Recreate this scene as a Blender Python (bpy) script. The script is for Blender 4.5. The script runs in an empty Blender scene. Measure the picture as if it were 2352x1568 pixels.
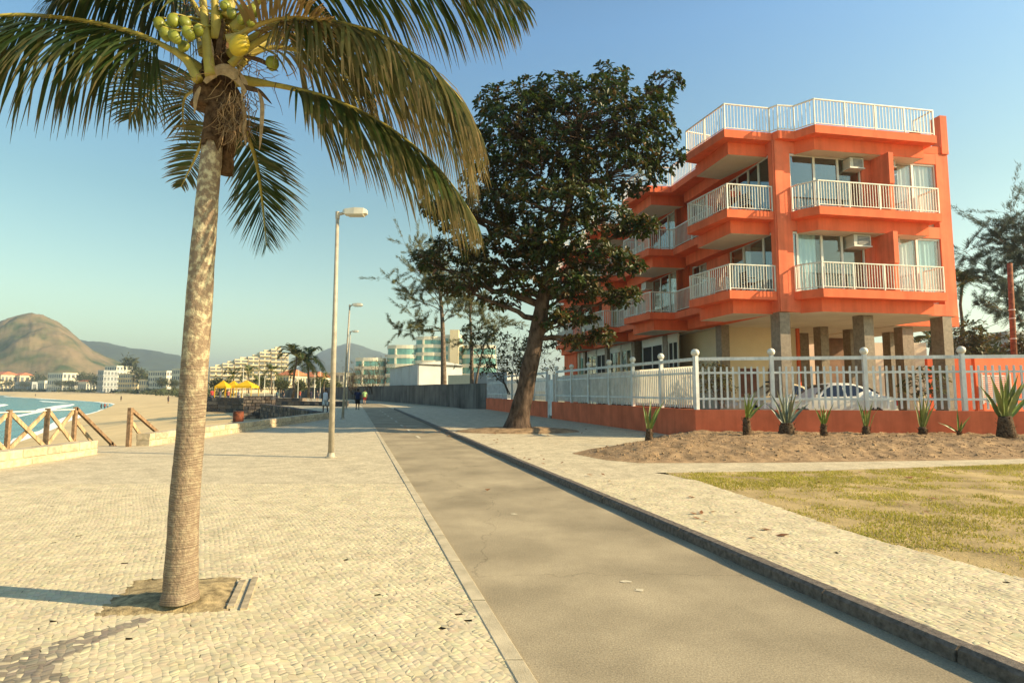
import bpy, math, random
import numpy as np
from mathutils import Vector, Matrix, noise as mnoise
rnd = random.Random(7); NR = np.random.default_rng(7)
sc = bpy.context.scene; COL = sc.collection
# ---------------------------------------------------------------- camera, sky, sun, exposure
CAM_H = 1.65; FPX = 1292.0; PITCH = math.atan(113 / 1292.0)
cd = bpy.data.cameras.new('camera'); cam = bpy.data.objects.new('camera', cd); COL.objects.link(cam)
cam.location = (0, 0, CAM_H); cam.rotation_euler = (math.pi / 2 + PITCH, 0, 0)
cd.sensor_width = 36; cd.lens = FPX / 2352 * 36; cd.clip_start = .05; cd.clip_end = 20000
sc.camera = cam
SUN_EL = math.radians(27); SUN_D = Vector((1, -.19, 0)).normalized()
SUN_V = Vector((SUN_D.x * math.cos(SUN_EL), SUN_D.y * math.cos(SUN_EL), math.sin(SUN_EL)))
w = bpy.data.worlds.new('World'); sc.world = w; w.use_nodes = True
wn = w.node_tree.nodes; wl = w.node_tree.links
bg = wn['Background']; sky = wn.new('ShaderNodeTexSky'); sky.sky_type = 'NISHITA'; sky.sun_disc = False
sky.sun_elevation = SUN_EL; sky.sun_rotation = math.atan2(SUN_D.x, SUN_D.y)
sky.air_density = 1.0; sky.dust_density = 1.1; sky.ozone_density = 1.6; sky.altitude = 0
tintn = wn.new('ShaderNodeMix'); tintn.data_type = 'RGBA'; tintn.blend_type = 'MULTIPLY'; tintn.inputs[0].default_value = 1
wtc = wn.new('ShaderNodeTexCoord'); wsx = wn.new('ShaderNodeSeparateXYZ'); wl.new(wtc.outputs['Generated'], wsx.inputs[0])
wrp = wn.new('ShaderNodeValToRGB'); wl.new(wsx.outputs[2], wrp.inputs[0]); ce = wrp.color_ramp.elements   # colour of this coast's clear afternoon air, by elevation
ce[0].position = 0; ce[0].color = (.94, .93, .56, 1); ce[1].position = .95; ce[1].color = (.22, .40, .56, 1)
for q_, c_ in ((.14, (.90, .92, .60, 1)), (.30, (.66, .82, .63, 1)), (.55, (.53, .84, .92, 1))): e_ = ce.new(q_); e_.color = c_
wl.new(wrp.outputs[0], tintn.inputs[7])
wl.new(sky.outputs[0], tintn.inputs[6]); wl.new(tintn.outputs[2], bg.inputs[0]); bg.inputs[1].default_value = .125
sl = bpy.data.lights.new('sun', 'SUN'); sun = bpy.data.objects.new('sun', sl); COL.objects.link(sun)
sl.energy = 5.0; sl.angle = math.radians(.55); sl.color = (1, .79, .47)
sun.rotation_euler = SUN_V.to_track_quat('Z', 'Y').to_euler(); sun.location = (30, -10, 30)
sc.view_settings.view_transform = 'Standard'; sc.view_settings.look = 'None'
sc.view_settings.exposure = 1.1; sc.view_settings.gamma = 1
sc.render.engine = 'CYCLES'
cy = sc.cycles; cy.max_bounces = 6; cy.diffuse_bounces = 3; cy.glossy_bounces = 3; cy.transmission_bounces = 4
cy.transparent_max_bounces = 12; cy.volume_bounces = 0; cy.use_denoising = True; cy.caustics_reflective = False; cy.caustics_refractive = False

# ---------------------------------------------------------------- survey helpers (photo pixel -> place on the ground / at a distance)
_fw = np.array([0, math.cos(PITCH), math.sin(PITCH)]); _up = np.array([0, -math.sin(PITCH), math.cos(PITCH)])
def ray(px, py): return np.array([(px - 1176) / FPX, 0, 0]) + _fw + _up * ((784 - py) / FPX)
def gnd(px, py, z=0.):
    d = ray(px, py); t = (z - CAM_H) / d[2]; return np.array([0, 0, CAM_H]) + d * t
def at(px, py, Y):
    d = ray(px, py); return np.array([0, 0, CAM_H]) + d * (Y / d[1])

# ---------------------------------------------------------------- materials
MATS = {}
def mat(name, col, rough=.8, var=.12, scale=3., bump=0., bscale=40., spec=.3, col2=None, mixs=None, tint=None, tcol=None,
        metal=0., transl=0., coord='pos', stretch=None, detail=4., speck=None, streak=None):
    """procedural surface: two noise-mixed colours, optional per-piece 'tint' attribute and fine relief"""
    if name in MATS: return MATS[name]
    m = bpy.data.materials.new(name); m.use_nodes = True; N = m.node_tree.nodes; L = m.node_tree.links
    b = N['Principled BSDF']; b.inputs['Roughness'].default_value = rough
    b.inputs['Specular IOR Level'].default_value = spec; b.inputs['Metallic'].default_value = metal
    if coord == 'pos': vec = N.new('ShaderNodeNewGeometry').outputs['Position']
    else: vec = N.new('ShaderNodeTexCoord').outputs['Object']
    if stretch:
        mp = N.new('ShaderNodeMapping'); mp.inputs['Scale'].default_value = stretch; L.new(vec, mp.inputs['Vector']); vec = mp.outputs[0]
    def noise_(s, d=detail):
        n = N.new('ShaderNodeTexNoise'); n.inputs['Scale'].default_value = s; n.inputs['Detail'].default_value = d
        n.inputs['Roughness'].default_value = .6; L.new(vec, n.inputs['Vector']); return n.outputs['Fac']
    c2 = col2 if col2 else tuple(max(0, c * (1 - 2.2 * var)) for c in col)
    c1 = col if col2 else tuple(min(1, c * (1 + var)) for c in col)
    mx = N.new('ShaderNodeMix'); mx.data_type = 'RGBA'
    mx.inputs[6].default_value = (*c1, 1); mx.inputs[7].default_value = (*c2, 1)
    r = N.new('ShaderNodeMapRange'); r.inputs[1].default_value = (mixs or (.3, .7))[0]; r.inputs[2].default_value = (mixs or (.3, .7))[1]
    L.new(noise_(scale), r.inputs[0]); L.new(r.outputs[0], mx.inputs[0]); out = mx.outputs[2]
    def mulby(out, fac):
        sc3 = N.new('ShaderNodeVectorMath'); sc3.operation = 'SCALE'; L.new(out, sc3.inputs[0]); L.new(fac, sc3.inputs['Scale']); return sc3.outputs[0]
    if speck:   # (scale, low, high): grain
        r_ = N.new('ShaderNodeMapRange'); r_.inputs[1].default_value = .3; r_.inputs[2].default_value = .7; r_.inputs[3].default_value = speck[1]; r_.inputs[4].default_value = speck[2]; L.new(noise_(speck[0], 3.), r_.inputs[0]); out = mulby(out, r_.outputs[0])
    if streak:  # (horizontal scale, low): rain streaks running down
        mp2 = N.new('ShaderNodeMapping'); mp2.inputs['Scale'].default_value = (streak[0], streak[0], streak[0] * .07); L.new(vec, mp2.inputs['Vector']); n2 = N.new('ShaderNodeTexNoise'); n2.inputs['Scale'].default_value = 1.; n2.inputs['Detail'].default_value = 7; n2.inputs['Roughness'].default_value = .65; L.new(mp2.outputs[0], n2.inputs['Vector'])
        r_ = N.new('ShaderNodeMapRange'); r_.inputs[1].default_value = .36; r_.inputs[2].default_value = .56; r_.inputs[3].default_value = streak[1]; r_.inputs[4].default_value = 1.0; L.new(n2.outputs['Fac'], r_.inputs[0]); out = mulby(out, r_.outputs[0])
    if tint:
        a = N.new('ShaderNodeAttribute'); a.attribute_name = 'tint'
        m2 = N.new('ShaderNodeMix'); m2.data_type = 'RGBA'; L.new(a.outputs['Fac'], m2.inputs[0])
        L.new(out, m2.inputs[6]); m2.inputs[7].default_value = (*tint, 1); out = m2.outputs[2]
    if tcol:   # stored per-piece brightness
        a = N.new('ShaderNodeAttribute'); a.attribute_name = 'val'
        m2 = N.new('ShaderNodeMix'); m2.data_type = 'RGBA'; m2.blend_type = 'MULTIPLY'; m2.inputs[0].default_value = 1
        L.new(out, m2.inputs[6]); L.new(a.outputs['Color'], m2.inputs[7]); out = m2.outputs[2]
    L.new(out, b.inputs['Base Color'])
    if bump:
        bp = N.new('ShaderNodeBump'); bp.inputs['Strength'].default_value = bump; bp.inputs['Distance'].default_value = .02
        L.new(noise_(bscale, 5.), bp.inputs['Height']); L.new(bp.outputs[0], b.inputs['Normal'])
    if transl:
        t = N.new('ShaderNodeBsdfTranslucent'); L.new(out, t.inputs[0]); ms = N.new('ShaderNodeMixShader'); ms.inputs[0].default_value = transl
        L.new(b.outputs[0], ms.inputs[1]); L.new(t.outputs[0], ms.inputs[2]); L.new(ms.outputs[0], N['Material Output'].inputs[0])
    MATS[name] = m; return m
def glass(name, col, refl=.12, clear=.75):
    if name in MATS: return MATS[name]
    m = bpy.data.materials.new(name); m.use_nodes = True; N = m.node_tree.nodes; L = m.node_tree.links
    N.remove(N['Principled BSDF'])
    tr = N.new('ShaderNodeBsdfTransparent'); tr.inputs[0].default_value = (*[clear * c for c in col], 1)
    gl = N.new('ShaderNodeBsdfGlossy'); gl.inputs[0].default_value = (.9, .95, .95, 1); gl.inputs['Roughness'].default_value = .03
    fr = N.new('ShaderNodeLayerWeight'); fr.inputs[0].default_value = .12
    ad = N.new('ShaderNodeMath'); ad.operation = 'MULTIPLY_ADD'; ad.inputs[1].default_value = .7; ad.inputs[2].default_value = refl; L.new(fr.outputs['Facing'], ad.inputs[0])
    ms = N.new('ShaderNodeMixShader'); L.new(ad.outputs[0], ms.inputs[0]); L.new(tr.outputs[0], ms.inputs[1]); L.new(gl.outputs[0], ms.inputs[2])
    L.new(ms.outputs[0], N['Material Output'].inputs[0]); MATS[name] = m; return m

# ---------------------------------------------------------------- mesh helpers
class MB:
    def __init__(s): s.v = []; s.f = []; s.a = []
    def add(s, vs, fs, a=0.):
        o = len(s.v); s.v.extend([tuple(map(float, q)) for q in vs]); s.f.extend([tuple(i + o for i in f) for f in fs]); s.a.extend([a] * len(fs)); return s
    def obox(s, c, ax, ay, az, a=0.):
        c, ax, ay, az = (np.array(q, float) for q in (c, ax, ay, az))
        vs = [c + i * ax + j * ay + k * az for k in (-1, 1) for j in (-1, 1) for i in (-1, 1)]
        F = [(0, 2, 3, 1), (4, 5, 7, 6), (0, 1, 5, 4), (2, 6, 7, 3), (0, 4, 6, 2), (1, 3, 7, 5)]
        return s.add(vs, F, a)
    def box(s, x0, x1, y0, y1, z0, z1, a=0.):
        return s.obox(((x0 + x1) / 2, (y0 + y1) / 2, (z0 + z1) / 2), ((x1 - x0) / 2, 0, 0), (0, (y1 - y0) / 2, 0), (0, 0, (z1 - z0) / 2), a)
    def beam(s, p, q, w, h, up=(0, 0, 1), a=0.):
        p, q, up = np.array(p, float), np.array(q, float), np.array(up, float); d = q - p; l = np.linalg.norm(d); d = d / l
        sd = np.cross(d, up); n = np.linalg.norm(sd); sd = sd / n if n > 1e-6 else np.array([1., 0, 0]); uu = np.cross(sd, d)
        return s.obox((p + q) / 2, sd * w / 2, d * l / 2, uu * h / 2, a)
    def tube(s, pts, rad, n=8, cap=True, a=0.):
        pts = [np.array(p, float) for p in pts]; rings = []; ref = None
        for i, p in enumerate(pts):
            d = pts[min(i + 1, len(pts) - 1)] - pts[max(i - 1, 0)]; d = d / (np.linalg.norm(d) + 1e-9)
            if ref is None: ref = np.array([0, 1., 0]) if abs(d[1]) < .9 else np.array([1., 0, 0])
            x = np.cross(d, ref); x /= np.linalg.norm(x) + 1e-9; y = np.cross(d, x); ref = np.cross(x, d)
            r = rad[i] if hasattr(rad, '__len__') else rad
            rings.append([p + r * (math.cos(2 * math.pi * k / n) * x + math.sin(2 * math.pi * k / n) * y) for k in range(n)])
        o = []; [o.extend(r) for r in rings]; F = []
        for i in range(len(pts) - 1):
            for k in range(n): F.append((i * n + k, (i + 1) * n + k, (i + 1) * n + (k + 1) % n, i * n + (k + 1) % n))
        if cap: F.append(tuple(range(n))); F.append(tuple(range((len(pts) - 1) * n + n - 1, (len(pts) - 1) * n - 1, -1)))
        return s.add(o, F, a)
    def prism(s, poly, z0, z1, a=0.):
        n = len(poly); area = sum(poly[i][0] * poly[(i + 1) % n][1] - poly[(i + 1) % n][0] * poly[i][1] for i in range(n))
        if area < 0: poly = poly[::-1]
        vs = [(p[0], p[1], z0) for p in poly] + [(p[0], p[1], z1) for p in poly]
        F = [tuple(range(n - 1, -1, -1)), tuple(range(n, 2 * n))] + [(i, (i + 1) % n, n + (i + 1) % n, n + i) for i in range(n)]
        return s.add(vs, F, a)
    def ball(s, c, r, nu=12, nv=8, sq=(1, 1, 1), a=0.):
        c = np.array(c, float); vs = [c + np.array([0, 0, r * sq[2]])]
        for j in range(1, nv):
            t = math.pi * j / nv
            for i in range(nu): q = 2 * math.pi * i / nu; vs.append(c + r * np.array([sq[0] * math.sin(t) * math.cos(q), sq[1] * math.sin(t) * math.sin(q), sq[2] * math.cos(t)]))
        vs.append(c - np.array([0, 0, r * sq[2]])); F = []
        for i in range(nu): F.append((0, 1 + i, 1 + (i + 1) % nu))
        for j in range(nv - 2):
            for i in range(nu): F.append((1 + j * nu + i, 1 + (j + 1) * nu + i, 1 + (j + 1) * nu + (i + 1) % nu, 1 + j * nu + (i + 1) % nu))
        e = len(vs) - 1
        for i in range(nu): F.append((e, 1 + (nv - 2) * nu + (i + 1) % nu, 1 + (nv - 2) * nu + i))
        return s.add(vs, F, a)
def rootloc(p):
    v = np.zeros(3)
    while p is not None: v = v + np.array(p.location); p = p.parent
    return v
def mesh_of(name, v, f, m=None, smooth=False, a=None, origin=(0, 0, 0)):
    me = bpy.data.meshes.new(name); v = np.asarray(v, float).reshape(-1, 3) - np.array(origin)
    me.from_pydata(v.tolist(), [], f); 
    if m: me.materials.append(m)
    if smooth: me.polygons.foreach_set('use_smooth', [True] * len(me.polygons))
    if a is not None:
        at_ = me.attributes.new('tint', 'FLOAT', 'FACE'); at_.data.foreach_set('value', np.asarray(a, np.float32))
    me.update(); return me
def obj(name, mb, m, parent=None, smooth=False, origin=None, tint=False):
    if parent is not None: og = rootloc(parent)
    else: og = np.array(origin if origin is not None else (0, 0, 0), float)
    me = mesh_of(name, mb.v, mb.f, m, smooth, mb.a if tint else None, og)
    o = bpy.data.objects.new(name, me); COL.objects.link(o)
    if parent is not None: o.parent = parent
    else: o.location = og
    return o
def inst(name, me, parent, loc, rot=None, scale=(1, 1, 1)):
    o = bpy.data.objects.new(name, me); COL.objects.link(o); o.parent = parent
    M_ = Matrix.Translation(Vector((np.array(loc, float) - (rootloc(parent) if parent else 0)).tolist()))
    if rot is not None: M_ = M_ @ rot.to_4x4()
    o.matrix_local = M_ @ Matrix.Diagonal((*scale, 1)); return o
def tag(o, label, cat=None, group=None, kind=None):
    o['label'] = label
    if cat: o['category'] = cat
    if group: o['group'] = group
    if kind: o['kind'] = kind
    return o
def thing(name, label, cat, loc, group=None):
    o = bpy.data.objects.new(name, None); COL.objects.link(o); o.location = [float(q) for q in loc]; o.empty_display_size = .3
    return tag(o, label, cat, group)
def struct(name, mb, m, label=None, parent=None, **k):
    o = obj(name, mb, m, parent, **k)
    if parent is None: o['kind'] = 'structure'
    if label: o['label'] = label
    return o
def fast_mesh(name, V, F, m, vals=None, tint=None, smooth=False):
    """V (n,3), F (m,4|3) numpy -> mesh; vals per-face brightness, tint per-face"""
    me = bpy.data.meshes.new(name); k = F.shape[1]
    me.vertices.add(len(V)); me.vertices.foreach_set('co', np.asarray(V, np.float32).ravel())
    me.loops.add(F.size); me.loops.foreach_set('vertex_index', np.asarray(F, np.int32).ravel())
    me.polygons.add(len(F)); me.polygons.foreach_set('loop_start', np.arange(0, F.size, k, dtype=np.int32))
    if smooth: me.polygons.foreach_set('use_smooth', np.ones(len(F), bool))
    me.update(calc_edges=True)
    if vals is not None:
        a = me.attributes.new('val', 'FLOAT_COLOR', 'FACE'); c = np.ones((len(F), 4), np.float32); c[:, :3] = np.asarray(vals).reshape(len(F), -1); a.data.foreach_set('color', c.ravel())
    if tint is not None:
        a = me.attributes.new('tint', 'FLOAT', 'FACE'); a.data.foreach_set('value', np.asarray(tint, np.float32))
    me.materials.append(m); me.validate(); return me
def link(name, me, parent=None, loc=None):
    o = bpy.data.objects.new(name, me); COL.objects.link(o)
    if parent is not None: o.parent = parent
    elif loc is not None: o.location = loc
    return o
def fbm(x, y, z=0., o=4): return mnoise.fractal(Vector((x, y, z)), 1.0, 2.0, o)
def inpoly(P, poly):
    x, y = P[:, 0], P[:, 1]; c = np.zeros(len(P), bool); n = len(poly)
    for i in range(n):
        x0, y0 = poly[i][:2]; x1, y1 = poly[(i + 1) % n][:2]
        if y0 == y1: continue
        k = (y > y0) != (y > y1); c ^= k & (x < (x1 - x0) * (y - y0) / (y1 - y0) + x0)
    return c
# ================================================================ SETTING
M_pave = mat('paving_far', (.60, .51, .345), .85, .11, 2.2, .1, 34., .15, detail=9)
M_joint = mat('sand_joint', (.24, .185, .115), .95, .14, 6., .4, 120., .1)
M_stone = mat('paving_stone', (.60, .51, .335), .85, .10, 3., .03, 140., .12, tcol=True)
M_asph = mat('asphalt', (.40, .33, .22), .95, .13, .8, .22, 110., .08, detail=11, speck=(75., .72, 1.22))
M_kerb = mat('granite_kerb', (.17, .14, .115), .8, .25, 22., .4, 120., .3)
M_edge = mat('concrete_edge', (.52, .44, .30), .85, .12, 5., .3, 90., .2)
M_sand = mat('beach_sand', (.66, .50, .27), .95, .08, .15, .5, 3., .1)
M_soil = mat('bed_soil', (.38, .255, .145), .95, .24, 4.5, 1., 30., .1, detail=9, speck=(40., .8, 1.15))
M_lawn = mat('lawn_soil', (.50, .37, .18), .95, .2, 1.2, .8, 40., .1)
M_ground = mat('rough_ground', (.42, .36, .22), .95, .25, .12, 0, 10, .1)
def asphalt_wear(m):
    N = m.node_tree.nodes; L = m.node_tree.links; b = N['Principled BSDF']; src = b.inputs['Base Color'].links[0].from_socket; g = N.new('ShaderNodeNewGeometry'); sx = N.new('ShaderNodeSeparateXYZ'); L.new(g.outputs[0], sx.inputs[0])
    def M2(op, a, c, c2=None):
        q = N.new('ShaderNodeMath'); q.operation = op
        for i, x in enumerate((a, c, c2)):
            if x is None: continue
            if isinstance(x, (int, float)): q.inputs[i].default_value = x
            else: L.new(x, q.inputs[i])
        return q.outputs[0]
    nz = N.new('ShaderNodeTexNoise'); nz.inputs['Scale'].default_value = .9; nz.inputs['Detail'].default_value = 8; L.new(g.outputs[0], nz.inputs['Vector'])
    # uneven wear: larger patches where the bleached sandy film has worn off
    r = N.new('ShaderNodeMapRange'); r.inputs[1].default_value = .40; r.inputs[2].default_value = .56; r.inputs[3].default_value = .86; r.inputs[4].default_value = 1.; L.new(nz.outputs[0], r.inputs[0])
    e = N.new('ShaderNodeTexVoronoi'); e.feature = 'DISTANCE_TO_EDGE'; e.inputs['Scale'].default_value = .32; n2 = N.new('ShaderNodeTexNoise'); n2.inputs['Scale'].default_value = 2.5; n2.inputs['Detail'].default_value = 6; L.new(g.outputs[0], n2.inputs['Vector'])
    va = N.new('ShaderNodeVectorMath'); va.operation = 'MULTIPLY_ADD'; L.new(n2.outputs['Color'], va.inputs[0]); va.inputs[1].default_value = (.5, .5, .5); L.new(g.outputs[0], va.inputs[2]); L.new(va.outputs[0], e.inputs['Vector'])
    c = N.new('ShaderNodeMapRange'); c.inputs[1].default_value = .0; c.inputs[2].default_value = .0035; c.inputs[3].default_value = .72; L.new(e.outputs['Distance'], c.inputs[0])
    f = M2('MULTIPLY', r.outputs[0], c.outputs[0]); mx = N.new('ShaderNodeVectorMath'); mx.operation = 'SCALE'; L.new(src, mx.inputs[0]); L.new(f, mx.inputs['Scale']); L.new(mx.outputs[0], b.inputs['Base Color'])
asphalt_wear(M_asph)
def cobble_relief(m, cell):
    N = m.node_tree.nodes; L = m.node_tree.links; b = N['Principled BSDF']; g = N.new('ShaderNodeNewGeometry'); src = b.inputs['Base Color'].links[0].from_socket
    v = N.new('ShaderNodeTexVoronoi'); v.inputs['Scale'].default_value = 1 / cell; v.inputs['Randomness'].default_value = .75; L.new(g.outputs[0], v.inputs['Vector'])
    e = N.new('ShaderNodeTexVoronoi'); e.feature = 'DISTANCE_TO_EDGE'; e.inputs['Scale'].default_value = 1 / cell; e.inputs['Randomness'].default_value = .75; L.new(g.outputs[0], e.inputs['Vector'])
    sp = N.new('ShaderNodeSeparateColor'); L.new(v.outputs['Color'], sp.inputs[0]); r = N.new('ShaderNodeMapRange'); r.inputs[3].default_value = .86; r.inputs[4].default_value = 1.1; L.new(sp.outputs[0], r.inputs[0])
    r2 = N.new('ShaderNodeMapRange'); r2.inputs[2].default_value = .09; r2.inputs[3].default_value = .72; L.new(e.outputs['Distance'], r2.inputs[0]); mu = N.new('ShaderNodeMath'); mu.operation = 'MULTIPLY'; L.new(r.outputs[0], mu.inputs[0]); L.new(r2.outputs[0], mu.inputs[1])
    mx = N.new('ShaderNodeVectorMath'); mx.operation = 'SCALE'; L.new(src, mx.inputs[0]); L.new(mu.outputs[0], mx.inputs['Scale']); L.new(mx.outputs[0], b.inputs['Base Color'])
cobble_relief(M_pave, .055)
def pcx(d): return 2.42 - .283 * d - (.0042 * (d - 60) ** 2 if d > 60 else 0)
PW = 1.325
W_ = [(-11.35, -40), (-11.35, 33.6), (-23.6, 54), (-36, 76), (-70, 140), (-150, 262), (-290, 440), (-470, 610), (-700, 760), (-1200, 950)]
S_ = [(-38, -40), (-36.5, 25), (-43, 47), (-80, 105), (-138, 196), (-175, 240), (-257, 318), (-420, 470), (-560, 615), (-900, 800)]
Wz = [-1.1, -1.1, -1.1, -1.1, -1.0, -.8, -.4, .3, .8, .8]
struct('ground', MB().add([(p[0], p[1], -.06) for p in W_] + [(-7000, 1500, -.06), (-7000, 9000, -.06), (9000, 9000, -.06), (9000, -60, -.06), (-11.35, -60, -.06)],
       [tuple(range(len(W_) + 5))[::-1]]), M_ground, 'rough sandy ground behind the promenade')
# beach
def catm(P, n):
    P = np.array(P, float); out = []
    for i in range(len(P) - 1):
        p0 = P[max(i - 1, 0)]; p1 = P[i]; p2 = P[i + 1]; p3 = P[min(i + 2, len(P) - 1)]
        for k in range(n):
            t = k / n; out.append(.5 * ((2 * p1) + (-p0 + p2) * t + (2 * p0 - 5 * p1 + 4 * p2 - p3) * t * t + (-p0 + 3 * p1 - 3 * p2 + p3) * t ** 3))
    out.append(P[-1]); return np.array(out)
def lin(P, n):
    P = np.array(P, float); return np.array([P[i] * (1 - k / n) + P[i + 1] * k / n for i in range(len(P) - 1) for k in range(n)] + [P[-1]])
SEA_Z = -3.2
wl_ = lin(np.c_[W_, Wz], 8); sl_ = catm(S_, 8); rows = 26; V = []; F = []
for i in range(len(wl_)):
    for j in range(rows):
        u = j / (rows - 7); p = wl_[i, :2] * (1 - u) + sl_[i] * u
        z = wl_[i, 2] + (SEA_Z - wl_[i, 2]) * (u ** 1.25 if u < 1 else 1 + (u - 1) * 1.6)
        sc_ = min(1, max(0, (1.15 - u) * 3)) * min(1, u * 6)
        z += sc_ * (.12 * fbm(p[0] * .12, p[1] * .12) + .05 * fbm(p[0] * .6, p[1] * .6, 3))
        V.append((p[0], p[1], z))
for i in range(len(wl_) - 1):
    for j in range(rows - 1): a = i * rows + j; F.append((a, a + 1, a + rows + 1, a + rows))
mb = MB(); mb.add(V, F); struct('beach_sand', mb, M_sand, 'pale yellow beach sand sloping down to the sea', smooth=True)
# sea
def sea_mat():
    m = bpy.data.materials.new('sea_water'); m.use_nodes = True; N = m.node_tree.nodes; L = m.node_tree.links; b = N['Principled BSDF']
    b.inputs['Base Color'].default_value = (.035, .26, .30, 1); b.inputs['Roughness'].default_value = .22; b.inputs['Specular IOR Level'].default_value = .4
    g = N.new('ShaderNodeNewGeometry'); mp = N.new('ShaderNodeMapping'); mp.inputs['Rotation'].default_value = (0, 0, -.9); mp.inputs['Scale'].default_value = (.5, .09, 1)
    n = N.new('ShaderNodeTexNoise'); n.inputs['Scale'].default_value = .6; n.inputs['Detail'].default_value = 6
    L.new(g.outputs[0], mp.inputs[0]); L.new(mp.outputs[0], n.inputs['Vector'])
    bp = N.new('ShaderNodeBump'); bp.inputs['Strength'].default_value = .7; bp.inputs['Distance'].default_value = .8; L.new(n.outputs[0], bp.inputs['Height']); L.new(bp.outputs[0], b.inputs['Normal'])
    mx = N.new('ShaderNodeMix'); mx.data_type = 'RGBA'; mx.inputs[6].default_value = (.035, .20, .23, 1); mx.inputs[7].default_value = (.10, .32, .32, 1)
    r = N.new('ShaderNodeMapRange'); r.inputs[1].default_value = .4; r.inputs[2].default_value = .62; L.new(n.outputs[0], r.inputs[0]); L.new(r.outputs[0], mx.inputs[0]); L.new(mx.outputs[2], b.inputs['Base Color'])
    return m
struct('sea', MB().add([(-7000, -400, SEA_Z), (60, -400, SEA_Z), (60, 3000, SEA_Z), (-7000, 3000, SEA_Z)], [(0, 1, 2, 3)]), sea_mat(), 'calm turquoise sea in the bay')
M_foam = mat('sea_foam', (.85, .87, .80), .6, .05, .8, .4, 4., .2)
for q, (off, wd, lo, hi) in enumerate([(-.5, 1.6, 8, 70), (5, 1.7, 14, 66), (13, 1.2, 22, 60), (24, .9, 26, 52)]):
    mb = MB(); prev = None; fine = catm(S_, 24); dd = np.gradient(fine, axis=0); nn = np.c_[-dd[:, 1], dd[:, 0]]; nn /= np.linalg.norm(nn, axis=1)[:, None]
    for i in range(lo * 3, min(hi * 3, len(fine))):
        p = fine[i]; n = nn[i]; g = max(0, .5 + 1.3 * fbm(i * .05, q * 7.3)); g2 = fbm(i * .03, q * 3.1, 5) * 1.2; sc2 = 1 + i * .012
        a = p + n * (off * sc2 + g2); b = a + n * wd * g * sc2; c_ = (a + b) / 2
        cur = [(a[0], a[1], SEA_Z + .02), (c_[0], c_[1], SEA_Z + .04 + .22 * g * (q > 0)), (b[0], b[1], SEA_Z + .02)]
        if prev and g > .08: mb.add(prev + cur, [(0, 1, 4, 3), (1, 2, 5, 4)])
        prev = cur if g > .08 else None
    o = obj('surf_foam', mb, M_foam, smooth=True); o['kind'] = 'stuff'
    tag(o, ['thin white wash along the waterline', 'breaking white wave nearest the waterline', 'white wave line behind the first breaker', 'faint outermost wave line on the turquoise water'][q], 'surf', 'lines of surf in the bay')
# ---- bike path and pavements
ds = [-6 + i * 2 for i in range(72)]
def strip(xa, xb, z, dsx=ds):
    mb = MB(); n = len(dsx)
    mb.add([(xa(d), d, z) for d in dsx] + [(xb(d), d, z) for d in dsx], [(i, n + i, n + i + 1, i + 1) for i in range(n - 1)]); return mb
struct('bike_path', strip(lambda d: pcx(d) - PW - .02, lambda d: pcx(d) + PW + .02, -.012), M_asph, 'bleached asphalt bike path running along the promenade')
mb = MB(); n = len(ds)
left = [(min(-11.3, -11.3 if d < 33.6 else -11.3 - (d - 33.6) * .6) if d < 76 else pcx(d) - 6, d) for d in ds]
mb.add([(*p, -.018 if p[1] < 10 else -.003) for p in left] + [(pcx(d) - PW - .02, d, -.018 if d < 10 else -.003) for d in ds], [(i, n + i, n + i + 1, i + 1) for i in range(n - 1)])
pav_l = struct('promenade_pavement', mb, M_pave, 'pale cobbled promenade pavement between beach wall and bike path')
F0 = np.array([6.15, 19.0]); F1 = np.array([-2.24, 49.]); F2 = np.array([24., 16.2])
RZ = .08
ge = [gnd(px, py, RZ) for px, py in [(1500, 1083), (1540, 1088), (1600, 1103), (1700, 1135), (1800, 1168), (1900, 1203), (2000, 1235), (2100, 1262), (2200, 1288), (2352, 1328), (2550, 1385), (2900, 1500), (3600, 1800)]]
rp = [(pcx(d) + PW + .14, d) for d in ds if d <= 52] + [tuple(F1), tuple(F0), (8, 14.5), (30, 15.4), (30, 12.4), tuple(gnd(2352, 1062, RZ)[:2]), tuple(gnd(1865, 1079, RZ)[:2])] + [tuple(g[:2]) for g in ge] + [(9, -6)]
mb = MB(); mb.add([(*p, RZ - .018) for p in rp], [tuple(range(len(rp)))[::-1]])
pav_r = struct('sidewalk', mb, M_pave, 'pale cobbled sidewalk beside the kerb, leading to the orange building')
mb = MB(); mb.add([(*p, -.003) for p in [(pcx(d) + PW, d) for d in ds if d >= 50]] + [(pcx(d) + PW + (6.5 if d < 110 else 4), d, -.003) for d in ds if d >= 50][::-1], [tuple(range(2 * len([d for d in ds if d >= 50])))])
struct('far_sidewalk', mb, M_pave, 'far pavement between bike path and grey wall')
mb = MB(); mb.box(3, 40, -8, 16, RZ - .05, RZ - .02); struct('lawn_ground', mb, M_lawn, 'bare sandy soil under the patchy lawn')
mb = MB(); mb.add([(*(F0 + np.array([.1, .15])), .45), (*(F1 + np.array([.2, 0])), .45), (30, 60, .45), (60, 40, .45), (*(F2 + np.array([0, .2])), .45)], [(4, 3, 2, 1, 0)])
struct('yard', mb, mat('yard_concrete', (.34, .28, .2), .9, .12, .8, .2, 40), 'paved yard around the orange building')
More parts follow.
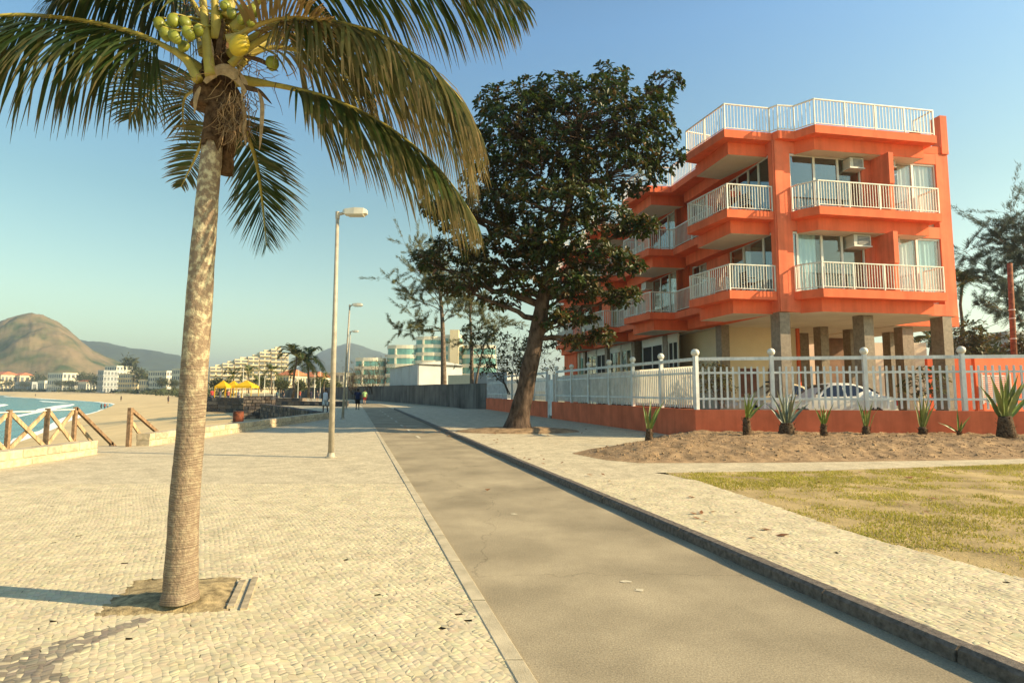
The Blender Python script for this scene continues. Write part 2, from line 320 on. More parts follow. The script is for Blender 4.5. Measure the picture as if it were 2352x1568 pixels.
# kerbs: one stone after another
kr = bpy.data.objects.new('kerb', None); COL.objects.link(kr); kr['kind'] = 'structure'; kr['label'] = 'raised dark granite kerb on the right of the bike path'
kl = bpy.data.objects.new('edging', None); COL.objects.link(kl); kl['kind'] = 'structure'; kl['label'] = 'flush pale concrete edging on the left of the bike path'
d = -4.
while d < 50:
    L = rnd.uniform(.85, 1.1); a, b = d + .006, d + L - .006
    mb = MB(); h = RZ + .012 + rnd.uniform(-.006, .006); x0, x1 = pcx(a) + PW, pcx(b) + PW; e = rnd.uniform(-.006, .006)
    vs = []
    for (x, y) in ((x0 + e, a), (x1 + e, b)): vs += [(x, y, -.05), (x + .012, y, h - .025), (x + .035, y, h), (x + .14, y, h), (x + .14, y, -.05)]
    mb.add(vs, [(0, 5, 6, 1), (1, 6, 7, 2), (2, 7, 8, 3), (3, 8, 9, 4), (0, 1, 2, 3, 4), (9, 8, 7, 6, 5)]); obj('kerb_stone', mb, M_kerb, kr)
    L2 = L; mb = MB(); h = .004 + rnd.uniform(0, .006); x0, x1 = pcx(a) - PW, pcx(b) - PW
    vs = []
    for (x, y) in ((x0, a), (x1, b)): vs += [(x - .12, y, -.05), (x - .12, y, h - .004), (x - .112, y, h), (x - .006, y, h), (x, y, h - .006), (x, y, -.05)]
    mb.add(vs, [(0, 6, 7, 1), (1, 7, 8, 2), (2, 8, 9, 3), (3, 9, 10, 4), (4, 10, 11, 5), (0, 1, 2, 3, 4, 5), (11, 10, 9, 8, 7, 6)]); obj('edging_stone', mb, M_edge, kl)
    d += L
# ---- cobbles: every stone in the near field is a piece
pit = [gnd(px, py)[:2] for px, py in [(548, 1326), (522, 1402), (215, 1414), (318, 1330)]]
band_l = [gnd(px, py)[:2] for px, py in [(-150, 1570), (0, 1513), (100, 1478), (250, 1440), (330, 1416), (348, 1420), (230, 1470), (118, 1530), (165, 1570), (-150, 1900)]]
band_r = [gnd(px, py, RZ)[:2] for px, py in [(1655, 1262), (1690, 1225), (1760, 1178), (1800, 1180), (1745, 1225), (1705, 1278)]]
def cobbles(region, z, ang, parent, bands, holes, nsolo, size=.041):
    region = [tuple(p[:2]) for p in region]; xs = [p[0] for p in region]; ys = [p[1] for p in region]
    c, s = math.cos(ang), math.sin(ang); R = max(max(xs) - min(xs), max(ys) - min(ys)); n = int(R * 1.5 / size)
    ox, oy = (max(xs) + min(xs)) / 2, (max(ys) + min(ys)) / 2
    gi, gj = np.meshgrid(np.arange(n + 1) - n / 2, np.arange(n + 1) - n / 2, indexing='ij')
    jit = lambda: NR.normal(0, .15, gi.shape)
    gx = (gi + jit() + 1.1 * np.sin(gj * .045 + gi * .02)) * size * 1.1; gy = (gj + jit() + 2.2 * np.sin(gi * .06) + .8 * np.sin(gi * .21 + gj * .02) + .45 * (np.arange(n + 1)[:, None] % 2)) * size * .92
    X = ox + c * gx - s * gy; Y = oy + s * gx + c * gy
    q = np.stack([np.stack([X[:-1, :-1], Y[:-1, :-1]], -1), np.stack([X[1:, :-1], Y[1:, :-1]], -1), np.stack([X[1:, 1:], Y[1:, 1:]], -1), np.stack([X[:-1, 1:], Y[:-1, 1:]], -1)], 2).reshape(-1, 4, 2)
    cen = q.mean(1); k = inpoly(cen, region)
    for h in holes: k &= ~inpoly(cen, h)
    k &= (cen[:, 1] < 10.2) & (cen[:, 1] > 1.2) & (cen[:, 0] > -11.3); k &= NR.random(len(k)) > .0012
    q = q[k]; cen = cen[k]; m = len(q)
    sh = .93 + .03 * NR.random((m, 1, 1))
    top = cen[:, None] + (q - cen[:, None]) * sh; bot = cen[:, None] + (q - cen[:, None]) * .995
    gap = NR.random(m) < .075 * (1 + .8 * np.sin(cen[:, 0] * 3.1) * np.sin(cen[:, 1] * 2.3)); e_ = NR.integers(0, 4, m); am = NR.uniform(.06, .16, m)   # washed-out joints: one side set back
    for g in np.nonzero(gap)[0]:
        i0, i1, i2, i3 = e_[g], (e_[g] + 1) % 4, (e_[g] + 2) % 4, (e_[g] + 3) % 4
        for A_s in (top, bot): A_s[g, i0] += (A_s[g, i3] - A_s[g, i0]) * am[g]; A_s[g, i1] += (A_s[g, i2] - A_s[g, i1]) * am[g] * .6
    hz = NR.normal(0, .0003, (m, 1)) + NR.normal(0, .00025, (m, 4))
    V = np.concatenate([np.concatenate([top, (z + hz)[:, :, None]], 2), np.concatenate([bot, np.full((m, 4, 1), z - .0004)], 2)], 1)
    base = (np.arange(m) * 8)[:, None, None]; f = np.array([(0, 1, 2, 3), (4, 5, 1, 0), (5, 6, 2, 1), (6, 7, 3, 2), (7, 4, 0, 3)])[None]
    F = (base + f).reshape(-1, 4)
    val = np.clip(NR.normal(1.02, .06, (m, 1)), .7, 1.2) * np.array([1, 1, 1]) * (1 + NR.normal(0, .025, (m, 3)))
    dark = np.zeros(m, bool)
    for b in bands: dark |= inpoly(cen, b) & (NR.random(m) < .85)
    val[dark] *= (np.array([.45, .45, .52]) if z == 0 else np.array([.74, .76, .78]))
    order = np.argsort(cen[:, 1] + .35 * np.abs(cen[:, 0])); solo = order[cen[order, 1] > 2.9][:nsolo]; rest = np.setdiff1d(np.arange(m), solo)
    idx = (rest[:, None] * 5 + np.arange(5)).ravel()
    me = fast_mesh('cobbles', V.reshape(-1, 3), F[idx], M_stone, (np.repeat(val, 5, 0) * np.tile(np.array([1, .8, .8, .8, .8]), m)[:, None])[idx]); o = link('cobbles', me, parent); o['kind'] = 'stuff'
    for i in solo:
        ce = np.array([*cen[i], z]); me = fast_mesh('cobblestone', V[i] - ce, np.array([(0, 1, 2, 3), (4, 5, 1, 0), (5, 6, 2, 1), (6, 7, 3, 2), (7, 4, 0, 3)]), M_stone, np.repeat(val[i:i + 1], 5, 0) * np.array([1, .8, .8, .8, .8])[:, None])
        o = link('cobblestone', me, parent); o.location = ce.tolist()
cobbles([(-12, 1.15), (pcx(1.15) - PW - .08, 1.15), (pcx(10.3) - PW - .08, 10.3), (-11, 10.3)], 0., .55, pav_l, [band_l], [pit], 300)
cobbles([(pcx(1) + PW + .10, 1), (9, -2)] + [tuple(g[:2]) for g in ge[::-1]] + [(pcx(11) + PW + .10, 11)], RZ, .2, pav_r, [], [], 300)
# sandy joints sheet just under the cobbles
mb = MB(); mb.add([(-12, 1, .0-.013), (pcx(1) - PW - .125, 1, .0-.013), (pcx(10.4) - PW - .125, 10.4, .0-.013), (-11.3, 10.4, .0-.013)], [(0, 1, 2, 3)]); struct('joint_sand', mb, M_joint, 'sand filling the cobble joints of the promenade')
mb = MB(); pr = [(pcx(1) + PW + .145, 1), (9, -2)] + [tuple(g[:2]) for g in ge[::-1][:-4]] + [(pcx(10.4) + PW + .145, 10.4)]; mb.add([(*p, RZ - .0085) for p in pr], [tuple(range(len(pr)))]); struct('sidewalk_joint_sand', mb, M_joint, 'sand filling the cobble joints of the sidewalk')
# palm pit: loose sand with debris, and two slotted edging boards
mb = MB(); pc = np.mean(pit, 0); nx = 26
for j in range(nx + 1):
    for i in range(nx + 1):
        u, v = i / nx, j / nx; p = (pit[3] * (1 - u) + pit[0] * u) * (1 - v) + (pit[2] * (1 - u) + pit[1] * u) * v
        p = pc + (p - pc) * 1.12; e = min(u, 1 - u, v, 1 - v); z = -.006 + min(1, e * 5) * (.02 + .045 * max(0, 1 - np.linalg.norm(p - gnd(414, 1368)[:2]) / .45)) + .012 * fbm(p[0] * 9, p[1] * 9) - .004
        mb.v.append((p[0], p[1], z))
mb.f = [(j * (nx + 1) + i, j * (nx + 1) + i + 1, (j + 1) * (nx + 1) + i + 1, (j + 1) * (nx + 1) + i)[::-1] for j in range(nx) for i in range(nx)]
struct('tree_pit_sand', mb, mat('pit_sand', (.52, .40, .22), .95, .3, 14., 1., 90., .1), 'loose sand with bits of debris around the palm trunk', smooth=True)
for px0, py0, px1, py1 in [(557, 1335, 529, 1396), (586, 1328, 560, 1400)]:
    a, b = gnd(px0, py0), gnd(px1, py1); mb = MB(); mb.beam(a + [0, 0, -.0], b + [0, 0, 0], .05, .03)
    tag(obj('edging_board', mb, mat('old_board', (.44, .36, .24), .9, .25, 12.), None, origin=a), 'weathered board edging the sand pit, ' + ('next to the palm trunk' if px0 == 557 else 'farther from the palm trunk'), 'board', 'boards edging the palm pit')
# ================================================================ ORANGE BUILDING
M_or = mat('orange_render', (.90, .185, .08), .85, .07, .9, .08, 30., .2, streak=(2.6, .86))
M_orw = mat('orange_render_weathered', (.90, .22, .11), .85, .09, 1.1, .08, 30., .2, streak=(2.2, .78))
M_sof = mat('soffit_paint', (.72, .65, .54), .85, .06, .7)
M_white = mat('white_metal', (.80, .77, .68), .45, .06, 4., 0, 1, .4, streak=(9., .86))
M_frame = mat('white_aluminium', (.74, .72, .66), .4, .03, 2., 0, 1, .4)
M_gran = mat('granite_cladding', (.30, .235, .175), .45, .3, 7., .1, 60., .4, col2=(.17, .125, .09), detail=8)
M_cream = mat('cream_wall', (.78, .64, .45), .85, .05, .5)
M_dark = mat('dark_interior', (.035, .03, .03), .8, .1)
M_glass = glass('window_glass', (.95, .97, .97), .035, .97); M_teal = glass('teal_glass', (.35, .75, .68), .08, .75)
M_blueg = glass('mirror_glass', (.45, .5, .58), .16, .55)
M_curt = mat('blue_curtain', (.48, .68, .72), .9, .08, 6., 0, 1, .1, stretch=(6, 6, .1)); M_curtg = mat('pale_curtain', (.76, .73, .68), .9, .08, 6., 0, 1, .1, stretch=(6, 6, .1))
C0 = np.array([10.766, 22.5, 0.]); UU = np.array([.985, .174, 0]); UU /= np.linalg.norm(UU); VV = np.array([-UU[1], UU[0], 0.])
def B(s, t, z=0.): return C0 + UU * s + VV * t + np.array([0, 0, z])
def bbox(mb, s0, s1, t0, t1, z0, z1): return mb.obox(B((s0 + s1) / 2, (t0 + t1) / 2, (z0 + z1) / 2), UU * (s1 - s0) / 2, VV * (t1 - t0) / 2, (0, 0, (z1 - z0) / 2))
def bpoly(P): return [tuple(B(*p)[:2]) for p in P]
bld = thing('apartment_building', 'orange three-storey apartment building with white balcony railings on granite pillars', 'building', B(0, 0, .45))
FL = [5.65, 8.97]; RF = 12.32; WB = 4.83; WD = 8.55; LEN = 29.
wall = MB()
for s0, s1 in [(.0, .78), (4.18, 5.12), (7.92, WD)]: bbox(wall, s0, s1, 0, .28, WB, 12.0)
bbox(wall, .06, .46, -.05, .0, WB, 12.0)
for z0 in FL:
    for s0, s1 in [(.78, 4.18), (5.12, 7.92)]: bbox(wall, s0, s1, .004, .276, z0 + 2.54, z0 + 3.0)
for z in [WB, 8.19]:
    for s0, s1 in [(.78, 4.18), (5.12, 7.92)]: bbox(wall, s0, s1, .002, .278, z, z + .5 if z == WB else z + .5)
for z0 in FL:   # dividing fins between the two balconies
    bbox(wall, 4.62, 4.84, -.94, 0, z0 + 1.15, z0 + 2.46); bbox(wall, 4.62, 4.84, -.55, 0, z0 + 2.46, z0 + 3.0); bbox(wall, 4.62, 4.84, -.90, 0, z0 + .02, z0 + 1.15)
# side walls in four bays that step outwards
SW = [0, -.6, -.75, -.95]; T0 = [0, 7.4, 14., 20.8, LEN]
for k in range(4):
    a, b, s = T0[k], T0[k + 1], SW[k]
    doors = [(a + .22, a + 3.5), (a + 5.3, min(a + 6.7, b - .1))] if k else [(.3, 3.5), (5.5, 7.1)]
    edges = [a + (.28 if k == 0 else 0)] + [q for dd_ in doors for q in dd_] + [b]
    for i in range(0, len(edges), 2): bbox(wall, s, s + .26, edges[i], edges[i + 1], WB + .001 * k, 12.0)
    for z0 in FL + [2.3]:
        for p, q in doors: bbox(wall, s + .002, s + .258, p, q, z0 + 2.54, z0 + 3.02)
    if k: bbox(wall, s, SW[k - 1] + .26, a, a + .2, WB + .003, 11.99)
bbox(wall, WD - .28, WD - .004, .28, LEN, WB + .002, 12.0); bbox(wall, SW[3], WD - .28, LEN - .25, LEN, WB + .004, 12.0)
bbox(wall, WD - .32, WD + .02, -.06, .4, 12.0, 13.75)
obj('wall', wall, M_orw, bld)
inn = MB()
for z0 in FL:
    bbox(inn, .28, 4.6, 4.3, 4.42, z0, z0 + 3.0); bbox(inn, 4.6, 4.74, .3, 4.3, z0, z0 + 3.0); bbox(inn, 4.75, WD - .3, 3.6, 3.7, z0, z0 + 3.0); bbox(inn, 1.5, 1.6, 4.45, LEN - 1, z0, z0 + 3)
obj('inner_wall', inn, M_cream, bld)
# floor slabs with balconies
FP = [(.72, .05), (.80, -.34), (1.30, -.95), (7.0, -.95), (7.0, .05)]
FB = [(1.0, .03), (1.5, -.58), (6.72, -.58), (6.72, .03)]
FO = [0, -.5, -.6, -.8]
def side_outline(k):
    o = FO[k]; a = [0, 6.55, 13.45, 20.1][k]; nx = [6.55, 13.45, 20.1, LEN - .4][k]; on = FO[min(k + 1, 3)]
    return [(o - 2.1, a + .05), (o - 2.46, a + 2.72), (o - 1.15, a + 2.95), (on - .8 if k == 0 else on - 1.1, nx)]
def beam_outline(k):
    o = FO[k]; a = [0, 6.55, 13.45, 20.1][k]; nx = [6.55, 13.45, 20.1, LEN - .4][k]
    return [(o + .15, a + .45), (o - 1.72, a + .46), (o - 1.82, a + 3.0), (o - .5, a + 3.15), (o - .6, nx - .05), (o + .15, nx - .05)]
for li, z in enumerate(FL + [RF]):
    sl = MB(); sp = [(.05, .05)]
    for k in range(4): sp += side_outline(k)
    sp += [(FO[3] + .3, LEN - .4), (.2, LEN - .4)]
    sl.prism(bpoly(sp), z - .34, z)
    if li == 2: sl.prism(bpoly([(.06, .3), (.06, .0), (.14, -.22), (.86, -.27), (1.28, -.95), (7.0, -.95), (7.0, .0), (WD - .3, .0), (WD - .3, .3)]), z - .337, z + .002)
    else: sl.prism(bpoly(FP), z - .338, z - .001)
    s_ = obj('slab', sl, M_or, bld)
    bm_ = MB(); bm_.prism(bpoly(FB), z - .86, z - .335)
    for k in range(4): bm_.prism(bpoly(beam_outline(k)), z - .862 + .001 * k, z - .336)
    obj('beam', bm_, M_or, s_)
    so = MB(); so.prism(bpoly([(1.04, .02), (1.52, -.55), (6.68, -.55), (6.68, .02)]), z - .872, z - .8615); obj('soffit', so, M_sof, s_)
    for k in range(4):
        so = MB(); P = np.array(beam_outline(k)[:4]); c_ = P.mean(0); so.prism(bpoly((c_ + (P - c_) * .97).tolist()), z - .876 + .001 * k, z - .8635 + .001 * k); obj('soffit', so, M_sof, s_)
    inr = MB(); bbox(inr, .3, WD - .3, .3, LEN - .3, z - .3, z - .004); obj('floor_deck', inr, M_sof, bld)
gc = MB(); bbox(gc, .06, WD - .05, .1, LEN - .3, WB - .03, WB + .18); obj('ceiling', gc, M_sof, bld)
# pillars
for s0, t0 in [(.26, 0), (4.12, 0), (7.98, 0)]:
    mb = MB(); bbox(mb, s0 - .22, s0 + .24, .02, .62, .45, WB - .02); obj('pillar', mb, M_gran, bld)
for s0, t0, wd in [(5.25, 4.2, .42), (7.6, 5.0, .5), (6.4, 7.2, .5), (.05, 4.4, .4), (-.35, 9.4, .45), (-.5, 13.8, .45), (-.7, 18.4, .45), (-.8, 23.4, .45)]:
    mb = MB(); bbox(mb, s0 - .02, s0 + wd, t0, t0 + .5, .45, WB - .025); obj('pillar', mb, M_gran, bld)
# ground floor: cream hall, brown door, dark glazed bays
hall = MB(); bbox(hall, .9, 4.6, 5.2, 5.4, .45, WB - .03); bbox(hall, .7, .9, 5.2, LEN - .5, .45, WB - .032); bbox(hall, 4.4, 4.6, 5.4, 11.5, .45, WB - .031); bbox(hall, 4.6, 8.2, 9.5, 9.7, .45, WB - .031)
bbox(hall, -.9, -.72, 24.8, LEN, .45, WB - .03)
obj('ground_floor_wall', hall, M_cream, bld)
for q_ in ((-1.0, -.7, 25.2, LEN, .45, WB), (4.62, 4.76, 5.1, 5.5, .45, WB - .04), (6.0, WD - .3, 9.4, 9.45, 3.9, WB - .04)): ob = MB(); bbox(ob, *q_); obj('orange_panel', ob, M_or, bld)
ob = MB(); bbox(ob, 9.3, 11.6, 9.4, 9.6, .45, WB - .04); obj('rear_wall', ob, mat('brown_panel', (.24, .13, .08), .7, .15, 2.), bld)
ob = MB(); bbox(ob, WD + .01, 12.2, 3.2, 14., WB - .02, WB + .9); obj('rear_wing', ob, M_or, bld); ob = MB(); bbox(ob, WD + .02, 12.1, 3.3, 13.9, WB - .05, WB - .022); obj('wing_soffit', ob, M_sof, bld)
for s0, t0 in ((9.2, 3.5), (10.6, 5.7), (11.6, 9.6)): ob = MB(); bbox(ob, s0, s0 + .62, t0, t0 + .5, .45, WB - .05); obj('pillar', ob, M_gran, bld)
for s0, s1 in [(1.4, 2.3), (3.0, 3.8)]:
    mb = MB(); bbox(mb, s0, s1, 5.14, 5.2, .46, 2.75); obj('door', mb, mat('brown_door', (.16, .05, .035), .5, .2, 3.), bld)
for t0, t1, gm in [(8.2, 9.3, M_dark), (10.0, 12.8, M_dark), (14.4, 16.1, M_teal), (16.2, 18.2, M_teal), (19.0, 21.0, M_dark), (21.1, 23.2, M_teal), (24., 25.1, M_teal)]:
    fr = MB(); s0 = -.3 - .025 * t0 + .2
    for q in (t0, (t0 + t1) / 2, t1): bbox(fr, s0 - .04, s0 + .04, q - .045, q + .045, .46, 4.42)
    bbox(fr, s0 - .039, s0 + .039, t0, t1, 4.3, 4.42); bbox(fr, s0 - .05, s0 + .05, t0 - .05, t1 + .05, 4.42, WB - .035); fo = obj('window', fr, M_frame, bld)
    pn = MB(); bbox(pn, s0 - .006, s0 + .006, t0 + .05, t1 - .05, .5, 4.3); obj('pane', pn, gm, fo)
# windows of the flats
def window(plane, a, b, z0, z1, bars, gm, curt=None, off=0.):
    """plane 'f' front (along s) or side offset value (along t)"""
    fr = MB(); w_ = .05
    def bx(mb, p, q, zz0, zz1, o0, o1):
        if plane == 'f': bbox(mb, p, q, .1 + o0, .1 + o1, zz0, zz1)
        else: bbox(mb, plane + .1 + o0, plane + .1 + o1, p, q, zz0, zz1)
    bx(fr, a, b, z1 - .09, z1, -.045, .045); bx(fr, a, b, z0, z0 + .08, -.044, .044)
    for q in [a] + bars + [b]: bx(fr, max(a, q - w_), min(b, q + w_), z0 + .08, z1 - .09, -.04, .04)
    fo = obj('window', fr, M_frame, bld); ed = [a] + bars + [b]
    for i in range(len(ed) - 1):
        pn = MB(); bx(pn, ed[i] + w_, ed[i + 1] - w_, z0 + .08, z1 - .09, -.006, .006); obj('pane', pn, gm[i % len(gm)], fo)
    for (p, q, cm) in curt or []:
        mb = MB(); n = int((q - p) / .035); vs = []
        for i in range(n + 1):
            x = p + (q - p) * i / n; o = .075 + .022 * math.sin(i * 1.05) + .015 * math.sin(i * .37)
            c_ = B(x, .1 + o) if plane == 'f' else B(plane + .1 + o, x)
            vs += [(c_[0], c_[1], z0 + .05), (c_[0], c_[1], z1 - .02)]
        mb.add(vs, [(2 * i, 2 * i + 2, 2 * i + 3, 2 * i + 1) for i in range(n)]); obj('curtain', mb, cm, fo, smooth=True)
window('f', .80, 4.16, FL[1] + .02, 11.5, [1.95, 3.08], [M_blueg, M_blueg, M_glass], [(1.98, 3.0, M_curtg)])
window('f', .80, 4.16, FL[0] + .02, 8.18, [1.02, 2.15, 3.1], [M_blueg, M_glass, M_glass, M_glass], [(1.05, 1.95, M_curt)])
for z0, z1, cu in [(FL[1], 11.52, [(6.1, 6.7, M_curtg), (6.82, 7.7, M_curtg)]), (FL[0], 8.2, [(5.7, 6.65, M_curtg), (6.82, 7.75, M_curt)])]:
    window('f', 5.14, 7.90, z0 + .02, z1, [5.62, 6.75], [M_glass], cu)
for li, z0 in enumerate(FL):
    window(0, .32, 3.48, z0 + .02, z0 + 2.53, [1.1, 1.85, 2.7] if li else [.95, 2.4], [M_blueg] if li else [M_blueg, M_glass, M_glass], [] if li else [(2.0, 2.35, M_curtg)])
    window(0, 5.52, 7.08, z0 + .02, z0 + 2.53, [6.3], [M_glass], [(5.6, 6.2, M_curtg)])
    for k in (1, 2, 3):
        a = T0[k]; window(SW[k], a + .24, a + 3.48, z0 + .02, z0 + 2.53, [a + 1.2, a + 2.3], [M_glass, M_blueg], [(a + .3, a + 1.1, M_curtg)])
# railings
unit = MB().box(-.5, .5, -.5, .5, 0, 1); ME_bal = mesh_of('baluster', unit.v, unit.f, M_white)
BAL = [0]
def railing(pts, z, h=1.06, solo=True, sp=.125):
    rl = MB(); bal = []
    P = [B(*p) for p in pts]
    for i in range(len(P) - 1):
        a, b = P[i], P[i + 1]; zt = np.array([0, 0, z + h]); L = np.linalg.norm(b - a); d = (b - a) / L; ex = d * .02
        rl.beam(a + zt - ex, b + zt + ex, .06, .045); rl.beam(a + [0, 0, z + .09], b + [0, 0, z + .09], .03, .03)
        n = max(1, int(round(L / sp))); npost = max(1, int(round(L / 1.45)))
        for k in range(n):
            if k: bal.append(a + d * L * k / n)
        for k in range(npost + (i == len(P) - 2)): q = a + d * L * k / npost; rl.obox(q + [0, 0, z + h / 2], d * .024, np.cross(d, [0, 0, 1]) * .024, (0, 0, h / 2 - .01))
    ro = obj('railing', rl, M_white, bld)
    ang = math.atan2(UU[1], UU[0]); R = Matrix.Rotation(ang, 3, 'Z')
    if solo:
        for q in bal:
            BAL[0] += 1; inst('baluster', ME_bal, ro, q + [0, 0, z + .1], R, (.022, .022, h - .12))
    else:
        mb = MB()
        for q in bal: mb.obox(q + [0, 0, z + .1 + (h - .12) / 2], UU * .011, VV * .011, (0, 0, (h - .12) / 2))
        o = obj('balusters', mb, M_white, ro); o['kind'] = 'stuff'
for z in FL:
    railing([(.80, -.04), (.86, -.33), (1.33, -.89), (6.94, -.89), (6.94, -.02)], z)
    railing([(-.04, .1), (-2.04, .11), (-2.40, 2.68)], z)
    railing([(-2.40, 2.68), (-1.12, 2.9), (FO[1] - .74, 6.5)], z, solo=False)
railing([(0.0, .12), (-2.04, .11), (-2.40, 2.68)], RF, 1.1, sp=.15)
railing([(-2.40, 2.68), (-1.12, 2.9), (FO[1] - .74, 6.5)], RF, 1.1, False, .15)
railing([(0.0, .12), (.19, -.17), (.9, -.22), (1.32, -.89), (6.94, -.89), (6.94, .02)], RF, 1.1, sp=.15)
for k in (1, 2, 3):
    o = side_outline(k); a = [0, 6.55, 13.45, 20.1][k]
    for z in FL + [RF]: railing([(FO[k] - .7, a + .1), (o[0][0] + .06, o[0][1] + .06), (o[1][0] + .06, o[1][1] - .05), (o[2][0] + .04, o[2][1] - .05), (o[3][0] + .06, o[3][1] - .03)], z, solo=False)
# small plant pots and rooftop pieces
mb = MB(); bbox(mb, 1.2, 1.5, 9.5, 14, RF, RF + 1.9); bbox(mb, 1.2, 7.5, 14, 14.3, RF, RF + 1.9); obj('roof_structure', mb, M_sof, bld)
# air conditioners
M_ac = mat('ac_case', (.62, .58, .5), .5, .06, 3.); M_acd = mat('ac_grille', (.10, .10, .12), .6, .1, 3.)
def aircon(s, t, z, lab, side=False, w=.66, h=.42, dp=.42):
    t_ = thing('air_conditioner', lab, 'air conditioner', B(s, t, z), 'window air conditioners on the orange building')
    ax, ay = (VV, -UU) if side else (UU, VV)
    c = B(s, t, z); bd = MB(); bd.obox(c, ax * w / 2, ay * dp / 2, (0, 0, h / 2)); obj('case', bd, M_ac, t_)
    g = MB(); g.obox(c - ay * (dp / 2 + .006) + ax * .06, ax * (w / 2 - .12), ay * .006, (0, 0, h / 2 - .05)); go = obj('grille', g, M_acd, t_)
    sl_ = MB()
    for i in range(6): sl_.obox(c - ay * (dp / 2 + .016) + ax * .06 + np.array([0, 0, -h / 2 + .08 + i * (h - .16) / 5]), ax * (w / 2 - .12), ay * .005, (0, 0, .008))
    obj('louvre', sl_, M_ac, go)
    br = MB(); br.obox(c + np.array([0, 0, -h / 2 - .025]), ax * (w / 2 + .03), ay * (dp / 2 + .04), (0, 0, .02)); obj('shelf', br, M_frame, t_)
aircon(3.72, -.06, 11.18, 'window air conditioner over the left upper front balcony')
aircon(3.72, -.10, 7.84, 'window air conditioner over the left lower front balcony', w=.8, h=.46, dp=.5)
aircon(5.36, -.05, 11.3, 'small air conditioner at the upper front balcony right of the fin', w=.5, h=.3)
aircon(5.36, -.05, 7.98, 'small air conditioner at the lower front balcony right of the fin', w=.5, h=.3)
aircon(-.72, 11.2, 7.9, 'air conditioner on the shaded side wall behind the leaning tree', True)
# balcony furniture
M_rat = mat('dark_rattan', (.10, .055, .035), .7, .2, 20.)
def chair(s, t, z, rot, lab, m):
    c = B(s, t, z); th = thing('chair', lab, 'chair', c, 'chairs on the side balconies'); ca, sa = math.cos(rot), math.sin(rot)
    X = np.array([ca, sa, 0]); Y = np.array([-sa, ca, 0])
    mb = MB(); mb.obox(c + [0, 0, .44], X * .23, Y * .23, (0, 0, .025)); obj('seat', mb, m, th)
    for i in (-1, 1):
        for j in (-1, 1): mb = MB(); mb.beam(c + X * .2 * i + Y * .2 * j, c + X * .2 * i + Y * .2 * j + [0, 0, .42 if j < 0 else .95], .04, .04, (1, 0, 0)); obj('leg', mb, m, th)
    mb = MB()
    for k in range(5): mb.obox(c + Y * .2 + [0, 0, .54 + k * .09], X * .18, Y * .012, (0, 0, .03))
    obj('backrest', mb, m, th)
    for i in (-1, 1): mb = MB(); mb.beam(c + X * .22 * i - Y * .2 + [0, 0, .66], c + X * .22 * i + Y * .2 + [0, 0, .66], .04, .03); obj('armrest', mb, m, th)
chair(-.75, .9, FL[0], 1.8, 'dark wooden armchair on the lower side balcony', M_rat)
chair(-.8, 1.9, FL[0], .9, 'pale armchair behind the dark one on the lower side balcony', M_frame)
chair(-.7, .9, FL[1], 2.2, 'dark wooden armchair on the upper side balcony nearest the corner', M_rat)
chair(-1.0, 2.1, FL[1], .9, 'second dark armchair deeper on the upper side balcony', M_rat)
mb = MB(); mb.ball(B(6.3, -.6, RF + .16), .17, 8, 6, (1.6, .8, .8)); t_ = thing('potted_plant', 'dark squat potted plant behind the roof railing at the right', 'plant', B(6.3, -.6, RF))
obj('foliage', mb, mat('pot_leaf', (.03, .045, .02), .7, .3, 30.), t_); mb = MB(); mb.tube([B(6.3, -.6, RF), B(6.3, -.6, RF + .1)], [.09, .12], 10); obj('pot', mb, M_rat, t_)

# ================================================================ BOUNDARY WALL AND WHITE FENCE
M_bw = mat('faded_orange_wall', (.66, .17, .085), .9, .1, 1.2, .1, 30., .15, streak=(3., .84)); M_fw = mat('fence_paint', (.72, .73, .72), .5, .1, 3., 0, 1, .35, streak=(9., .84))
d1 = (F1 - F0) / np.linalg.norm(F1 - F0); d2 = (F2 - F0) / np.linalg.norm(F2 - F0)
def P3(p, z): return np.array([p[0], p[1], z])
bw = thing('boundary_wall', 'low faded-orange boundary wall under the white picket fence', 'wall', P3(F0, 0))
GT = 14.6   # gate position along the side
LS = np.linalg.norm(F1 - F0); LF = np.linalg.norm(F2 - F0)
n1 = np.array([d1[1], -d1[0]]); n2 = np.array([-d2[1], d2[0]])
if n1 @ np.array([1, 0]) < 0: n1 = -n1
if n2 @ np.array([0, 1]) < 0: n2 = -n2
WT = 1.02
def wseg(a, b, n, z1, name='wall_section', m=M_bw):
    mb = MB(); mb.prism([tuple(a), tuple(b), tuple(b + n * .2), tuple(a + n * .2)], 0, z1); return obj(name, mb, m, bw)
wseg(F0, F0 + d1 * (GT - .3), n1, WT); wseg(F0 + d1 * (GT + .5), F1, n1, WT)
wseg(F0 + d2 * .001 + n2 * 0, F2, n2, WT - .002)
fen = thing('picket_fence', 'white metal picket fence with ball-topped posts around the orange building', 'fence', P3(F0, WT))
RT = 2.72
ME_pick = mesh_of('picket', unit.v, unit.f, M_fw)
mbp = MB(); mbp.box(-.06, .06, -.06, .06, 0, RT + .1 - WT); ME_post = mesh_of('post', mbp.v, mbp.f, M_fw)
mbb = MB(); mbb.ball((0, 0, .115), .125, 16, 10); mbb.tube([(0, 0, -.02), (0, 0, .02)], [.05, .06], 10); ME_ball = mesh_of('post_ball', mbb.v, mbb.f, M_white, True)
